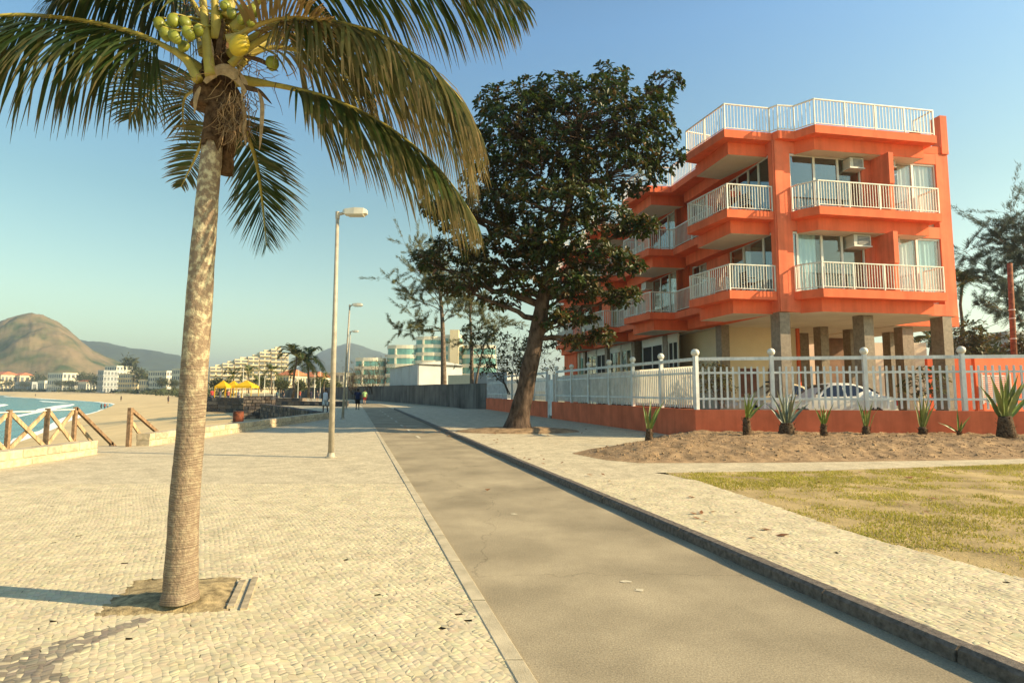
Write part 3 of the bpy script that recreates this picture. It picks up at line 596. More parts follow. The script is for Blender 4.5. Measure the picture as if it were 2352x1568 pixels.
def fence_run(o, d, n, L, posts, sp, pw):
    off = n * .1; R = Matrix.Rotation(math.atan2(d[1], d[0]), 3, 'Z')
    for q in posts:
        p = o + d * q + off; po = inst('post', ME_post, fen, P3(p, WT), R); inst('post_ball', ME_ball, po, P3(p, RT + .1))
        po.children[0].matrix_local = Matrix.Translation((0, 0, RT + .1 - WT))
    for i in range(len(posts) - 1):
        a, b = posts[i] + .06, posts[i + 1] - .06; rl = MB()
        rl.beam(P3(o + d * a + off, RT), P3(o + d * b + off, RT), .09, .11)
        for z in (RT - .47, WT + .36): rl.beam(P3(o + d * a + off, z), P3(o + d * b + off, z), .045, .07)
        pn = obj('panel', rl, M_fw, fen); k = int(round((b - a) / sp))
        for j in range(1, k): 
            p = o + d * (a + (b - a) * j / k) + off; inst('picket', ME_pick, pn, P3(p, WT + .05), R, (pw, .03, RT - .27 - WT - .05))
fp = [.04]; 
for q in (2.5, 5.35, 8.2, 11.1, 14., 16.9): fp.append(q)
fence_run(F0, d2, n2, LF, fp, .2, .06)
fence_run(F0, d1, n1, LS, [.04, 2.3, 4.55, 6.8, 9.1, 11.4, 13.7], .145, .055)
fence_run(F0, d1, n1, LS, [15.4, 18., 20.6, 23.2, 25.8, 28.4, LS - .1], .19, .055)
gt = thing('gate', 'white sheet-metal gate in the side fence beside the leaning tree', 'gate', P3(F0 + d1 * GT, 0))
mb = MB()
for q in (GT - .42, GT + .42): mb.obox(P3(F0 + d1 * q + n1 * .1, 1.32), P3(d1, 0) * .07, P3(n1, 0) * .07, (0, 0, 1.3))
obj('gate_post', mb, M_fw, gt); mb = MB(); mb.obox(P3(F0 + d1 * GT + n1 * .1, 1.25), P3(d1, 0) * .34, P3(n1, 0) * .02, (0, 0, 1.05)); obj('leaf_panel', mb, M_fw, gt)
# white canvas screen tied behind the side pickets
mb = MB(); vs = []; n = 60
for i in range(n + 1):
    p = F0 + d1 * (.25 + 13. * i / n) + n1 * (.26 + .02 * math.sin(i * 1.3)); vs += [P3(p, WT + .14), P3(p, RT - .22)]
mb.add(vs, [(2 * i, 2 * i + 2, 2 * i + 3, 2 * i + 1) for i in range(n)])
tag(obj('canvas_screen', mb, mat('white_canvas', (.82, .76, .62), .9, .05, 3., 0, 1, .1, transl=.55), None, True, P3(F0, WT)), 'white canvas screen hung behind the side pickets near the corner', 'screen')
# orange wall and louvre at the right of the yard
ow = thing('yard_wall', 'bright orange wall with white louvre behind the right end of the fence', 'wall', (20, 26, .45))
a = at(2238, 820, 26.); b_ = at(2600, 818, 27.5); mb = MB(); mb.prism([(a[0], a[1]), (b_[0], b_[1]), (b_[0], b_[1] + .2), (a[0], a[1] + .2)], .4, a[2]); obj('wall_panel', mb, M_or, ow)
mb = MB(); p = at(2130, 830, 31.); q = at(2245, 824, 31.); mb.prism([(p[0], p[1]), (q[0], q[1]), (q[0], q[1] + .2), (p[0], p[1] + .2)], .4, p[2] + .2); obj('wall_panel', mb, M_or, ow)
p = at(1840, 800, 44.); q = at(2128, 800, 44.); mb = MB(); mb.prism([(p[0], p[1]), (q[0], q[1]), (q[0], q[1] + .2), (p[0], p[1] + .2)], .4, 5.4); obj('rear_panel', mb, M_cream, ow)
c = at(2288, 892, 25.8)
lf = MB()
for sx in (-1, 1): lf.box(c[0] + sx * .65 - .03, c[0] + sx * .65 + .03, c[1] - .05, c[1] + .05, c[2] - .7, c[2] + .7)
lo = obj('louvre_frame', lf, M_white, ow)
for k in range(14):
    mb = MB(); mb.obox((c[0], c[1], c[2] - .6 + k * .09), (.62, 0, 0), (0, .03, .02), (0, 0, .012)); obj('slat', mb, M_white, lo)
# ================================================================ SOIL BED, LAWN
M_grass = mat('grass_blade', (.36, .36, .04), .7, .2, .8, 0, 1, .2, tint=(.55, .44, .11), transl=.35)
bedp = [(1.75, 14.5), (2.3, 13.3), (2.9, 12.8), (6, 12.9), (10, 13.3), (14, 13.9), (31, 15), (31, 21), (6.6, 21.5), (5.4, 20), (3.9, 17.2), (2.4, 15.6)]
def dist_poly(p, poly):
    m = 1e9
    for i in range(len(poly)):
        a, b = np.array(poly[i]), np.array(poly[(i + 1) % len(poly)]); t = np.clip(((p - a) @ (b - a)) / ((b - a) @ (b - a)), 0, 1); m = min(m, np.linalg.norm(p - a - t * (b - a)))
    return m
def bed_h(x, y):
    p = np.array([x, y]); ins = inpoly(p[None], bedp)[0]; d = dist_poly(p, bedp) * (1 if ins else -1)
    if d < -.3: return RZ - .1
    k = min(1, max(0, (d + .1) / 1.5)); k = k * k * (3 - 2 * k)
    e = max(0, 1 - abs(d - .35) / .6)
    return RZ - .02 + .26 * k + (.05 * fbm(x * 1.7, y * 1.7) + .035 * fbm(x * 5, y * 5, 2) + .02 * fbm(x * 14, y * 14, 4)) * min(1, max(0, d * 3 + .4)) + .04 * e
bx_, by_ = np.arange(1.2, 24, .085), np.arange(12.4, 20.2, .085); mb = MB()
for y in by_:
    for x in bx_: mb.v.append((x, y, bed_h(x, y)))
nb = len(bx_); mb.f = [(j * nb + i, j * nb + i + 1, (j + 1) * nb + i + 1, (j + 1) * nb + i) for j in range(len(by_) - 1) for i in range(nb - 1) if max(mb.v[j * nb + i][2], mb.v[(j + 1) * nb + i + 1][2]) > RZ - .06]
struct('planting_bed', mb, M_soil, 'raised brown soil bed along the boundary wall', smooth=True)
CV = np.array([(1, 0, 0), (-1, 0, 0), (0, 1, 0), (0, -1, 0), (0, 0, 1), (0, 0, -1)], float); CF = np.array([(0, 2, 4), (2, 1, 4), (1, 3, 4), (3, 0, 4), (2, 0, 5), (1, 2, 5), (3, 1, 5), (0, 3, 5)])
kx = NR.uniform(1.6, 16, 9000); ky = NR.uniform(12.6, 19, 9000); kk = inpoly(np.c_[kx, ky], bedp); kx, ky = kx[kk], ky[kk]; kz = np.array([bed_h(x, y) for x, y in zip(kx, ky)]); ks_ = NR.gamma(2., .006, len(kx)) + .004
Vc = CV[None] * (ks_[:, None, None] * NR.uniform(.6, 1.3, (len(kx), 6, 1))) * np.array([1, 1, .7]) + np.c_[kx, ky, kz][:, None]; o = link('soil_clods', fast_mesh('soil_clods', Vc.reshape(-1, 3), (np.arange(len(kx))[:, None, None] * 6 + CF[None]).reshape(-1, 3), M_soil)); o['kind'] = 'stuff'; tag(o, 'small clods of brown soil on the planting bed', 'soil')
# patchy grass
N_ = 320000; gx = NR.uniform(3, 19, N_); gy = NR.uniform(2.5, 12.6, N_) ; gy = 2.5 + (gy - 2.5)
gp = [tuple(gnd(2352, 1064, RZ)[:2]), tuple(gnd(1865, 1081, RZ)[:2])] + [tuple(g[:2]) for g in ge] + [(18.8, 2), (18.8, 12.6)]
G = np.c_[gx, gy]; k = inpoly(G, gp) & (np.abs(gx) < gy * 1.02 + 5)
G = G[k]; dn = np.array([fbm(p[0] * .55, p[1] * .9, 1.5, 3) + .5 * fbm(p[0] * 2.6, p[1] * 2.6, 9., 2) for p in G])
far = np.clip((G[:, 1] - 7) / 5, 0, 1); left = np.clip((7.5 - G[:, 0]) / 3.5, 0, 1)
keep = NR.random(len(G)) < np.clip(.80 + dn * 2.1 - .45 * far * left, .02, 1); G = G[keep]; dn = dn[keep]; m = len(G)
h = NR.uniform(.012, .038, m) * (1 + .5 * np.clip(dn, 0, 1)); an = NR.uniform(0, 6.283, m); wd = NR.uniform(.004, .009, m); lean = NR.uniform(.2, 1.1, m)
dirx, diry = np.cos(an), np.sin(an); z0 = np.full(m, RZ - .022)
a_ = np.c_[G[:, 0] - diry * wd, G[:, 1] + dirx * wd, z0]; b_ = np.c_[G[:, 0] + diry * wd, G[:, 1] - dirx * wd, z0]; c_ = np.c_[G[:, 0] + dirx * h * lean, G[:, 1] + diry * h * lean, z0 + h]
V = np.stack([a_, b_, c_], 1).reshape(-1, 3); F = np.arange(m * 3).reshape(-1, 3)
me = fast_mesh('lawn_grass', V, F, M_grass, tint=np.clip(NR.beta(1.6, 1.6, m) - .2 * dn, 0, 1)); o = link('lawn_grass', me); o['kind'] = 'stuff'; tag(o, 'short patchy yellow-green grass on sandy soil', 'grass')

# ================================================================ COCONUT PALM
M_trunk = mat('palm_bark', (.27, .20, .14), .9, .22, 19., .8, 40., .15, col2=(.64, .56, .37), mixs=(.47, .62), stretch=(1, 1, .9), detail=9)
def ring_bark():
    m = M_trunk; N = m.node_tree.nodes; L = m.node_tree.links; b = N['Principled BSDF']
    src = b.inputs['Base Color'].links[0].from_socket
    g = N.new('ShaderNodeNewGeometry'); sx = N.new('ShaderNodeSeparateXYZ'); L.new(g.outputs[0], sx.inputs[0])
    nz = N.new('ShaderNodeTexNoise'); nz.inputs['Scale'].default_value = 5; L.new(g.outputs[0], nz.inputs['Vector'])
    a = N.new('ShaderNodeMath'); a.operation = 'MULTIPLY_ADD'; a.inputs[1].default_value = .05; L.new(nz.outputs[0], a.inputs[0]); L.new(sx.outputs[2], a.inputs[2])
    mp = N.new('ShaderNodeMath'); mp.operation = 'MULTIPLY'; mp.inputs[1].default_value = 30; L.new(a.outputs[0], mp.inputs[0])
    n1_ = N.new('ShaderNodeTexNoise'); n1_.noise_dimensions = '1D'; n1_.inputs['Detail'].default_value = 4; L.new(mp.outputs[0], n1_.inputs['W'])
    r = N.new('ShaderNodeMapRange'); r.inputs[1].default_value = .42; r.inputs[2].default_value = .6; r.inputs[3].default_value = .55; r.inputs[4].default_value = 1.15; L.new(n1_.outputs[0], r.inputs[0])
    # the ring pattern shows only low on the stem; above, pale lichen takes over
    hr = N.new('ShaderNodeMapRange'); hr.inputs[1].default_value = 1.6; hr.inputs[2].default_value = 2.4; L.new(sx.outputs[2], hr.inputs[0])
    mm = N.new('ShaderNodeMix'); mm.data_type = 'FLOAT'; L.new(hr.outputs[0], mm.inputs[0]); L.new(r.outputs[0], mm.inputs[2]); mm.inputs[3].default_value = 1.0
    mu = N.new('ShaderNodeMix'); mu.data_type = 'RGBA'; mu.blend_type = 'MULTIPLY'; mu.inputs[0].default_value = 1
    cb = N.new('ShaderNodeCombineColor'); [L.new(mm.outputs[0], cb.inputs[i]) for i in range(3)]
    L.new(src, mu.inputs[6]); L.new(cb.outputs[0], mu.inputs[7]); L.new(mu.outputs[2], b.inputs['Base Color'])
    lr = src.node  # lichen amount grows with height
    fac = lr.inputs[0].links[0].from_socket; ml = N.new('ShaderNodeMath'); ml.operation = 'MULTIPLY'; L.new(fac, ml.inputs[0])
    h2 = N.new('ShaderNodeMapRange'); h2.inputs[1].default_value = 1.2; h2.inputs[2].default_value = 2.6; h2.inputs[3].default_value = .25; L.new(sx.outputs[2], h2.inputs[0]); L.new(h2.outputs[0], ml.inputs[1]); L.new(ml.outputs[0], lr.inputs[0])
ring_bark()
M_leafl = mat('palm_leaflet', (.042, .082, .016), .5, .2, 5., 0, 1, .4, tint=(.46, .29, .12), transl=.35)
M_rach = mat('palm_rachis', (.42, .34, .07), .5, .15, 8., 0, 1, .4, tint=(.30, .19, .09))
M_fib = mat('palm_fibre', (.13, .075, .04), .9, .3, 25., .5, 90., .1); M_fibl = mat('palm_dry_sheath', (.45, .31, .17), .85, .2, 18., .3, 60., .15)
M_coco = mat('coconut_husk', (.22, .24, .03), .4, .15, 10., .05, 30., .4); M_cocoy = mat('coconut_yellow', (.50, .38, .03), .4, .12, 8., .05, 30., .4)
PY = 4.5; pb = gnd(414, 1368)
palm = thing('coconut_palm', 'large leaning coconut palm with green coconuts in the left foreground', 'palm tree', pb)
tp = [(414, 1368, 40), (416, 1330, 39), (421, 1200, 35.5), (428, 1100, 34), (437, 1000, 33), (447, 850, 32.5), (456, 720, 32), (464, 600, 30.5), (474, 480, 28), (483, 380, 26.5), (492, 290, 24), (500, 215, 22)]
cpts = catm([(*at(p[0], p[1], PY), p[2] / FPX * PY * .88) for p in tp], 7); mb = MB(); nseg = 28
for i, q in enumerate(cpts):
    for k in range(nseg):
        a = 2 * math.pi * k / nseg; wob = 1 + .025 * fbm(math.cos(a) * 1.5, math.sin(a) * 1.5, q[2] * 3) + .014 * math.sin(q[2] * 85 + 2 * fbm(a, q[2] * 2)) + (.1 * max(0, 1 - i / 4) * (1 + .4 * math.sin(a * 5 + 1)))
        mb.v.append((q[0] + q[3] * wob * math.cos(a), q[1] + q[3] * wob * math.sin(a), q[2] - (.03 if i == 0 else 0)))
mb.f = [(i * nseg + k, i * nseg + (k + 1) % nseg, (i + 1) * nseg + (k + 1) % nseg, (i + 1) * nseg + k) for i in range(len(cpts) - 1) for k in range(nseg)]
mb.a = [0] * len(mb.f); obj('trunk', mb, M_trunk, palm, True)
SOLO = [300]
def frond(parent, ctrl, L, droop, dry, n=70, solo=0, flat=0., rw=.022, bend=1., seed=0, lw=.0135, start=.2, mat_l=None, hang=0.):
    """rachis through ctrl points (world) with two rows of drooping leaflets"""
    r = random.Random(seed); C_ = catm(ctrl, 14); m = len(C_); seg = np.r_[0, np.cumsum(np.linalg.norm(np.diff(C_, axis=0), axis=1))]; tot = seg[-1]
    mb = MB(); mb.tube(C_, [rw * (1.25 - 1.1 * (s / tot)) * (1 + 1.2 * max(0, .12 - s / tot) / .12) for s in seg], 6, a=dry * .4); fo = obj('frond', mb, M_rach, parent, True, tint=True)
    rl = rootloc(parent); V = []; F = []; T = []
    for i in range(n):
        u = start + (1 - start) * (i + .5 * r.random()) / n; s = u * tot; p = np.array([np.interp(s, seg, C_[:, j]) for j in range(3)]); p2 = np.array([np.interp(min(tot, s + .05), seg, C_[:, j]) for j in range(3)]); p1 = np.array([np.interp(max(0, s - .05), seg, C_[:, j]) for j in range(3)])
        t = (p2 - p1) / (np.linalg.norm(p2 - p1) + 1e-9); sd = np.cross(t, [0, 0, 1.]); sd /= np.linalg.norm(sd) + 1e-6; up = np.cross(sd, t)
        ul = (u - start) / (1 - start); ln = L * (.35 + .65 * math.sin(math.pi * min(1, ul * .8 + .18)) ** .8) * r.uniform(.88, 1.08) * (1 - .45 * max(0, ul - .8) / .2)
        for sg in (-1, 1):
            if r.random() < .03: continue
            fwd = .45 + .75 * ul; d = sg * sd * (1 - .55 * hang) + t * fwd * (1 - .35 * hang) + up * (.25 - flat * .2) * (1 - hang) + np.array([0, 0, -.75 * hang]) + np.array([r.gauss(0, .10) for _ in range(3)]); d /= np.linalg.norm(d)
            pts = [p.copy()]; q = p.copy(); dd_ = d.copy(); ns = 5; w_ = lw * r.uniform(.8, 1.15)
            for k in range(ns):
                q = q + dd_ * ln / ns; pts.append(q.copy()); dd_ = dd_ + np.array([0, 0, -1.]) * droop * (.28 + .16 * k) * r.uniform(.8, 1.2); dd_ /= np.linalg.norm(dd_)
            wv = np.cross(pts[1] - pts[0], up * .3 + t); wv /= np.linalg.norm(wv) + 1e-9; vs = []; wv = t * .8 + wv * .2; wv /= np.linalg.norm(wv)
            for k, q in enumerate(pts):
                ww = w_ * [.5, 1, 1, .85, .55, .06][k]; vs += [q - wv * ww, q + wv * ww]
            fs = [(2 * k, 2 * k + 2, 2 * k + 3, 2 * k + 1) for k in range(ns)]
            db = dry * .8 + r.gauss(0, .08); tv = [min(1, max(0, db + (.55 if k > 3 else .15 if k == 3 else 0) * (.4 + 1.2 * dry))) for k in range(ns)]
            if solo > 0 and SOLO[0] > 0:
                me = fast_mesh('leaflet', np.array(vs) - p, np.array(fs), mat_l or M_leafl, tint=np.array(tv)); o = link('leaflet', me, fo); o.location = (p - rl).tolist(); SOLO[0] -= 1; solo -= 1
            else:
                o_ = len(V); V += vs; F += [tuple(x + o_ for x in f) for f in fs]; T += tv
    if V:
        me = fast_mesh('leaflets', np.array(V) - rl, np.array(F), mat_l or M_leafl, tint=np.array(T)); o = link('leaflets', me, fo); o['kind'] = 'stuff'
    return fo
def A3(*pts): return [at(*p) for p in pts]
frond(palm, A3((470, 170, 4.5), (400, 118, 4.45), (290, 70, 4.4), (150, 42, 4.3), (0, 36, 4.15), (-180, 75, 4.0), (-330, 160, 3.9)), 1.0, .5, .03, 165, 100, seed=1, start=.16, hang=.9)
frond(palm, A3((545, 185, 4.5), (640, 197, 4.5), (760, 228, 4.5), (880, 285, 4.5), (985, 365, 4.5), (1050, 440, 4.5), (1095, 510, 4.5)), .9, .5, .14, 155, 100, seed=2, start=.2, hang=.7)
frond(palm, A3((530, 130, 4.5), (620, 62, 4.4), (720, 45, 4.3), (860, 75, 4.25), (970, 140, 4.2), (1050, 220, 4.2), (1105, 310, 4.2)), 1.05, .5, .22, 155, 100, seed=3, start=.2, hang=.75)
frond(palm, A3((530, 140, 4.6), (650, 85, 4.8), (800, 90, 5.0), (950, 165, 5.2), (1040, 280, 5.3), (1085, 410, 5.3)), 1.1, .45, .2, 130, seed=4, hang=.6)
frond(palm, A3((540, 70, 4.4), (650, -50, 4.2), (800, -95, 4.1), (1000, -75, 4.0), (1200, 5, 3.95)), .85, .5, .06, 135, seed=5, hang=.7)
frond(palm, A3((525, 230, 4.62), (560, 290, 4.85), (588, 370, 5.0), (602, 460, 5.1), (612, 565, 5.15)), .55, .1, .06, 110, seed=6, flat=1, start=.1)
frond(palm, A3((480, 190, 4.6), (430, 180, 4.85), (380, 190, 5.1), (330, 225, 5.3), (295, 275, 5.4)), .6, .35, .04, 70, seed=7, start=.15)
frond(palm, A3((485, 210, 4.65), (455, 205, 4.95), (425, 225, 5.2), (420, 275, 5.35), (430, 330, 5.4)), .36, .15, .15, 45, seed=8, start=.2)
frond(palm, A3((490, 250, 4.65), (470, 310, 5.0), (445, 370, 5.3), (415, 430, 5.5)), .34, .2, .18, 45, seed=9)
frond(palm, A3((485, 90, 4.5), (430, -10, 4.5), (340, -60, 4.45), (240, -55, 4.4), (120, 0, 4.3)), .75, .5, .05, 115, seed=10, hang=.7)
frond(palm, A3((497, 80, 4.5), (485, -120, 4.5), (430, -330, 4.45), (300, -470, 4.4)), .7, .4, .03, 60, seed=11)
frond(palm, A3((512, 80, 4.5), (570, -150, 4.7), (700, -330, 4.9), (900, -420, 5.1)), .7, .4, .03, 60, seed=12)
frond(palm, A3((505, 90, 4.65), (540, -60, 5.2), (600, -150, 5.9), (680, -130, 6.5)), .65, .45, .05, 60, seed=13)
frond(palm, A3((500, 90, 4.4), (470, -200, 4.0), (420, -520, 3.5), (330, -700, 3.0)), .65, .45, .05, 50, seed=14)
frond(palm, A3((530, 95, 4.3), (600, 55, 4.2), (680, 40, 4.15), (760, 52, 4.1)), .45, .3, .85, 40, seed=15)
frond(palm, A3((540, 150, 4.55), (620, 110, 4.6), (720, 130, 4.7), (800, 200, 4.8), (850, 300, 4.85)), .6, .45, .35, 60, seed=17)
frond(palm, A3((470, 120, 4.6), (440, 60, 4.9), (400, 10, 5.2), (330, -10, 5.5), (250, 20, 5.8)), .7, .45, .05, 60, seed=18)
mb = MB(); ns_ = 26; fw_ = [q for q in cpts if q[2] > at(487, 345, PY)[2]]
for i, q in enumerate(fw_):
    for k in range(ns_):
        a = 2 * math.pi * k / ns_; rag = .10 * fbm(math.cos(a) * 2, math.sin(a) * 2, 3.) if i == 0 else 0; wob = 1.10 + .12 * fbm(math.cos(a) * 2.5, math.sin(a) * 2.5, q[2] * 6); mb.v.append((q[0] + q[3] * wob * math.cos(a), q[1] + q[3] * wob * math.sin(a), q[2] + rag))
mb.f = [(i * ns_ + k, i * ns_ + (k + 1) % ns_, (i + 1) * ns_ + (k + 1) % ns_, (i + 1) * ns_ + k) for i in range(len(fw_) - 1) for k in range(ns_)]; mb.a = [0] * len(mb.f); obj('fibre_wrap', mb, M_fib, palm, True)
# crown heart: petiole bases, dry sheaths, hanging fibre
for k, (pts, r0, m_) in enumerate([(((470, 250), (478, 200), (492, 150), (497, 60)), .10, M_fib), (((520, 260), (512, 200), (508, 140), (512, 60)), .085, M_fib), (((545, 240), (530, 200), (515, 165), (512, 120)), .055, M_fib), (((516, 400), (522, 350), (530, 290), (530, 215)), .06, M_fib)]):
    mb = MB(); mb.tube(catm([at(x, y, 4.5 + .04 * k) for x, y in pts], 6), [r0 * (1.05 - .25 * i / 18 + .08 * math.sin(i * 1.7 + k)) for i in range(19)], 14); obj('leaf_base', mb, m_, palm, True)
for pts, r0, m_ in [(((484, 175), (476, 110), (470, 40), (463, -30)), .042, M_rach), (((530, 150), (560, 120), (600, 92), (640, 70)), .03, M_rach), (((455, 185), (430, 140), (400, 115)), .04, M_rach), (((520, 40), (535, -10), (540, -60)), .04, M_rach)]:
    mb = MB(); c_ = catm([at(x, y, 4.36) for x, y in pts], 6); mb.tube(c_, [r0 * (1.1 - .5 * i / len(c_)) for i in range(len(c_))], 8); obj('petiole', mb, m_, palm, True)
for pts, wd, m_ in [(((470, 190), (500, 162), (530, 165), (560, 195), (555, 225)), .05, M_fibl), (((548, 172), (565, 200), (595, 210), (625, 240)), .022, M_fib), (((592, 205), (602, 240), (600, 300), (596, 345)), .018, M_fibl), (((555, 220), (562, 270), (560, 300), (566, 340)), .016, M_fibl), (((460, 200), (450, 225), (447, 262)), .02, M_fibl), (((480, 160), (486, 120), (470, 60), (450, 20)), .02, M_fibl), (((560, 130), (600, 140), (640, 165)), .02, M_fib), (((500, 130), (505, 90), (512, 40)), .025, M_fib)]:
    mb = MB(); c_ = catm([at(x, y, 4.36) for x, y in pts], 6); vs = []
    for i, q in enumerate(c_):
        ww = wd * math.sin(math.pi * (.12 + .86 * i / (len(c_) - 1))); t = c_[min(i + 1, len(c_) - 1)] - c_[max(i - 1, 0)]; t /= np.linalg.norm(t); sd = np.cross(t, [0, 1, 0]); vs += [q - sd * ww, q + np.array([0, -.012, 0]), q + sd * ww]
    mb.add(vs, [(3 * i + j, 3 * i + 3 + j, 3 * i + 4 + j, 3 * i + 1 + j) for i in range(len(c_) - 1) for j in (0, 1)]); obj('dry_sheath', mb, m_, palm, True)
mb = MB(); r = random.Random(5)
for i in range(420):
    if i < 240: x, y = r.gauss(540, 20), r.uniform(205, 300)
    else: x, y = r.gauss(525, 60), r.uniform(-40, 190)
    p = at(x, y, 4.5 + r.gauss(-.06, .07)); q = [p]; d = np.array([r.gauss(0, .5), r.gauss(0, .3), -1 if i < 240 else r.gauss(-.3, .8)])
    for k in range(4): p = p + d / np.linalg.norm(d) * r.uniform(.03, .07); q.append(p); d = d + np.array([r.gauss(0, .6), r.gauss(0, .3), r.gauss(-.1, .4)])
    mb.tube(q, [.004, .0035, .003, .0025, .001], 3, False, a=r.random())
o = obj('hanging_fibre', mb, mat('fibre_strings', (.09, .05, .03), .9, .3, 30., tint=(.40, .26, .13)), palm, tint=True); o['kind'] = 'stuff'
for i, (zx, zy, rr, yy) in enumerate([(235, 250, 60, 4.3), (375, 215, 62, 4.22), (495, 230, 60, 4.25), (295, 355, 58, 4.2), (390, 380, 62, 4.15), (528, 345, 60, 4.17), (632, 312, 50, 4.2), (480, 475, 55, 4.28), (310, 290, 55, 4.35), (970, 140, 50, 4.25), (1075, 205, 48, 4.2), (1170, 228, 52, 4.2), (1195, 120, 55, 4.25), (1100, 115, 55, 4.3), (905, 60, 50, 4.3), (1385, 650, 68, 4.35), (1050, 470, 95, 4.2), (835, 170, 50, 4.35)]):
    c = at(313.6 + zx * .225, zy * .225, yy); R_ = rr * .225 / FPX * yy; mb = MB(); mb.ball((0, 0, 0), R_, 14, 10, (1, 1, 1.25)); q = Matrix.Rotation(r.gauss(0, .35), 3, 'X') @ Matrix.Rotation(r.gauss(0, .35), 3, 'Y')
    for vi in range(len(mb.v)):
        v = Vector(mb.v[vi]); an = math.atan2(v.y, v.x); v *= 1 + .05 * math.cos(3 * an) * math.hypot(v.x, v.y) / R_; v = q @ v; mb.v[vi] = tuple(np.array(v) + c)
    co = obj('coconut', mb, M_cocoy if i == 16 else M_coco, palm, True)
    mb = MB(); mb.tube([c + np.array(q @ Vector((0, 0, R_ * 1.1))), c + np.array([.02, .05, R_ * 1.9]), np.array(at(505, 60, 4.5))], [R_ * .35, R_ * .12, .012], 6); obj('stalk', mb, M_rach, co, True)
# ================================================================ LEANING ALMOND TREE
M_bark = mat('almond_bark', (.11, .075, .055), .95, .35, 6., 1., 18., .1, stretch=(1, 1, .4))
M_leaf = mat('almond_leaf', (.040, .070, .013), .42, .25, 2., 0, 1, .4, tint=(.17, .07, .02), transl=.3)
M_leafy = mat('shrub_leaf', (.07, .085, .02), .5, .25, 2., 0, 1, .4, tint=(.22, .12, .04), transl=.3)
def leaf_shape(l, w): return np.array([(0, 0, 0), (l * .55, -w * .42, .18 * w), (l * .5, 0, -.02 * l), (l * .55, w * .42, .18 * w), (l * .88, -w * .3, .02 * l), (l, 0, -.10 * l), (l * .88, w * .3, .02 * l)]), np.array([(0, 2, 1, 1), (0, 3, 2, 2), (1, 2, 5, 4), (2, 3, 6, 5)])
def tri(F4):
    out = []
    for f in F4: out += [(f[0], f[1], f[2])] if f[2] == f[3] else [(f[0], f[1], f[2]), (f[0], f[2], f[3])]
    return np.array(out)
LV, LF4 = leaf_shape(1., .55); LF3 = tri(LF4)
def leaf_rosettes(pts, outs, n, l0, l1, r, red):
    """returns list of (pos, 3x3 basis*scale, tint)"""
    res = []
    for p, o in zip(pts, outs):
        o = o / (np.linalg.norm(o) + 1e-6); tv = red + r.gauss(0, .1); off = r.uniform(0, 6.28)
        a = np.cross(o, [.3, .2, 1]); a /= np.linalg.norm(a); b = np.cross(o, a)
        for k in range(n):
            an = off + k * 6.283 / n + r.gauss(0, .25); d = (math.cos(an) * a + math.sin(an) * b) + o * r.uniform(.15, .9) + np.array([0, 0, -.2]); d /= np.linalg.norm(d)
            up = o * .7 + np.array([0, 0, .5]) + np.array([r.gauss(0, .25) for _ in range(3)]); y = np.cross(up, d); y /= np.linalg.norm(y) + 1e-6; z = np.cross(d, y); l = r.uniform(l0, l1)
            t = min(1, max(0, tv + r.gauss(0, .12) + (.7 if r.random() < .05 else 0))); res.append((p + np.array([r.gauss(0, .03) for _ in range(3)]), np.stack([d, y, z], 1) * l, t))
    return res
def leaves_to(parent, name, L, m, nsolo, mesh_solo=None):
    rl = rootloc(parent); L = sorted(L, key=lambda q: q[0][1]); solo = set(range(0, min(len(L), nsolo * 4), 4)) if nsolo else set()
    keep = [q for i, q in enumerate(L) if i not in solo]
    Pm = np.array([q[0] for q in keep]); Bm = np.array([q[1] for q in keep]); V = (np.einsum('nij,kj->nki', Bm, LV) + Pm[:, None] - rl).reshape(-1, 3)
    F = (np.arange(len(keep))[:, None, None] * len(LV) + LF3[None]).reshape(-1, 3); T = np.repeat([q[2] for q in keep], len(LF3))
    o = link(name, fast_mesh(name, V, F, m, tint=T, smooth=False), parent); o['kind'] = 'stuff'
    if solo:
        mes = [fast_mesh('leaf', LV, LF3, m, tint=np.full(len(LF3), t)) for t in (.0, .12, .3, .7)]
        for i in sorted(solo):
            q = L[i]; b = np.array(q[1]); me = mes[0 if q[2] < .06 else 1 if q[2] < .2 else 2 if q[2] < .5 else 3]
            ob = link('leaf', me, parent); M_ = Matrix(b.tolist()).to_4x4(); M_.translation = (q[0] - rl).tolist(); ob.matrix_local = M_
    return o
def wobble(p, q, n, amp, r):
    p, q = np.array(p, float), np.array(q, float); L = np.linalg.norm(q - p); out = []
    for i in range(n + 1):
        t = i / n; out.append(p + (q - p) * t + np.array([r.gauss(0, 1), r.gauss(0, 1), r.gauss(0, .8)]) * amp * L * math.sin(math.pi * t))
    return out
r = random.Random(11); TY = 22.2
tb = at(1190, 985, TY); tb[2] = RZ; tree = thing('almond_tree', 'big dark leaning sea almond tree on the sidewalk before the orange building', 'tree', tb)
tk = [(1188, 1000, 62), (1192, 965, 50), (1205, 900, 40), (1222, 820, 36), (1238, 740, 34), (1252, 660, 28), (1278, 580, 23), (1300, 500, 19), (1315, 420, 15), (1325, 330, 10), (1335, 250, 6)]
C_ = catm([(*at(x, y, TY + .0), wd_ / 2 / FPX * TY * 1.06) for x, y, wd_ in tk], 6); mb = MB(); nseg = 18
for i, q in enumerate(C_):
    for k in range(nseg):
        a = 2 * math.pi * k / nseg; wob = 1 + .13 * fbm(math.cos(a) * 1.3, math.sin(a) * 1.3, q[2] * .9) + max(0, .35 - i * .05) * (.5 + .7 * abs(math.sin(a * 2.5 + .6)))
        mb.v.append((q[0] + q[3] * wob * math.cos(a), q[1] + q[3] * wob * math.sin(a), q[2] - (.15 if i == 0 else 0)))
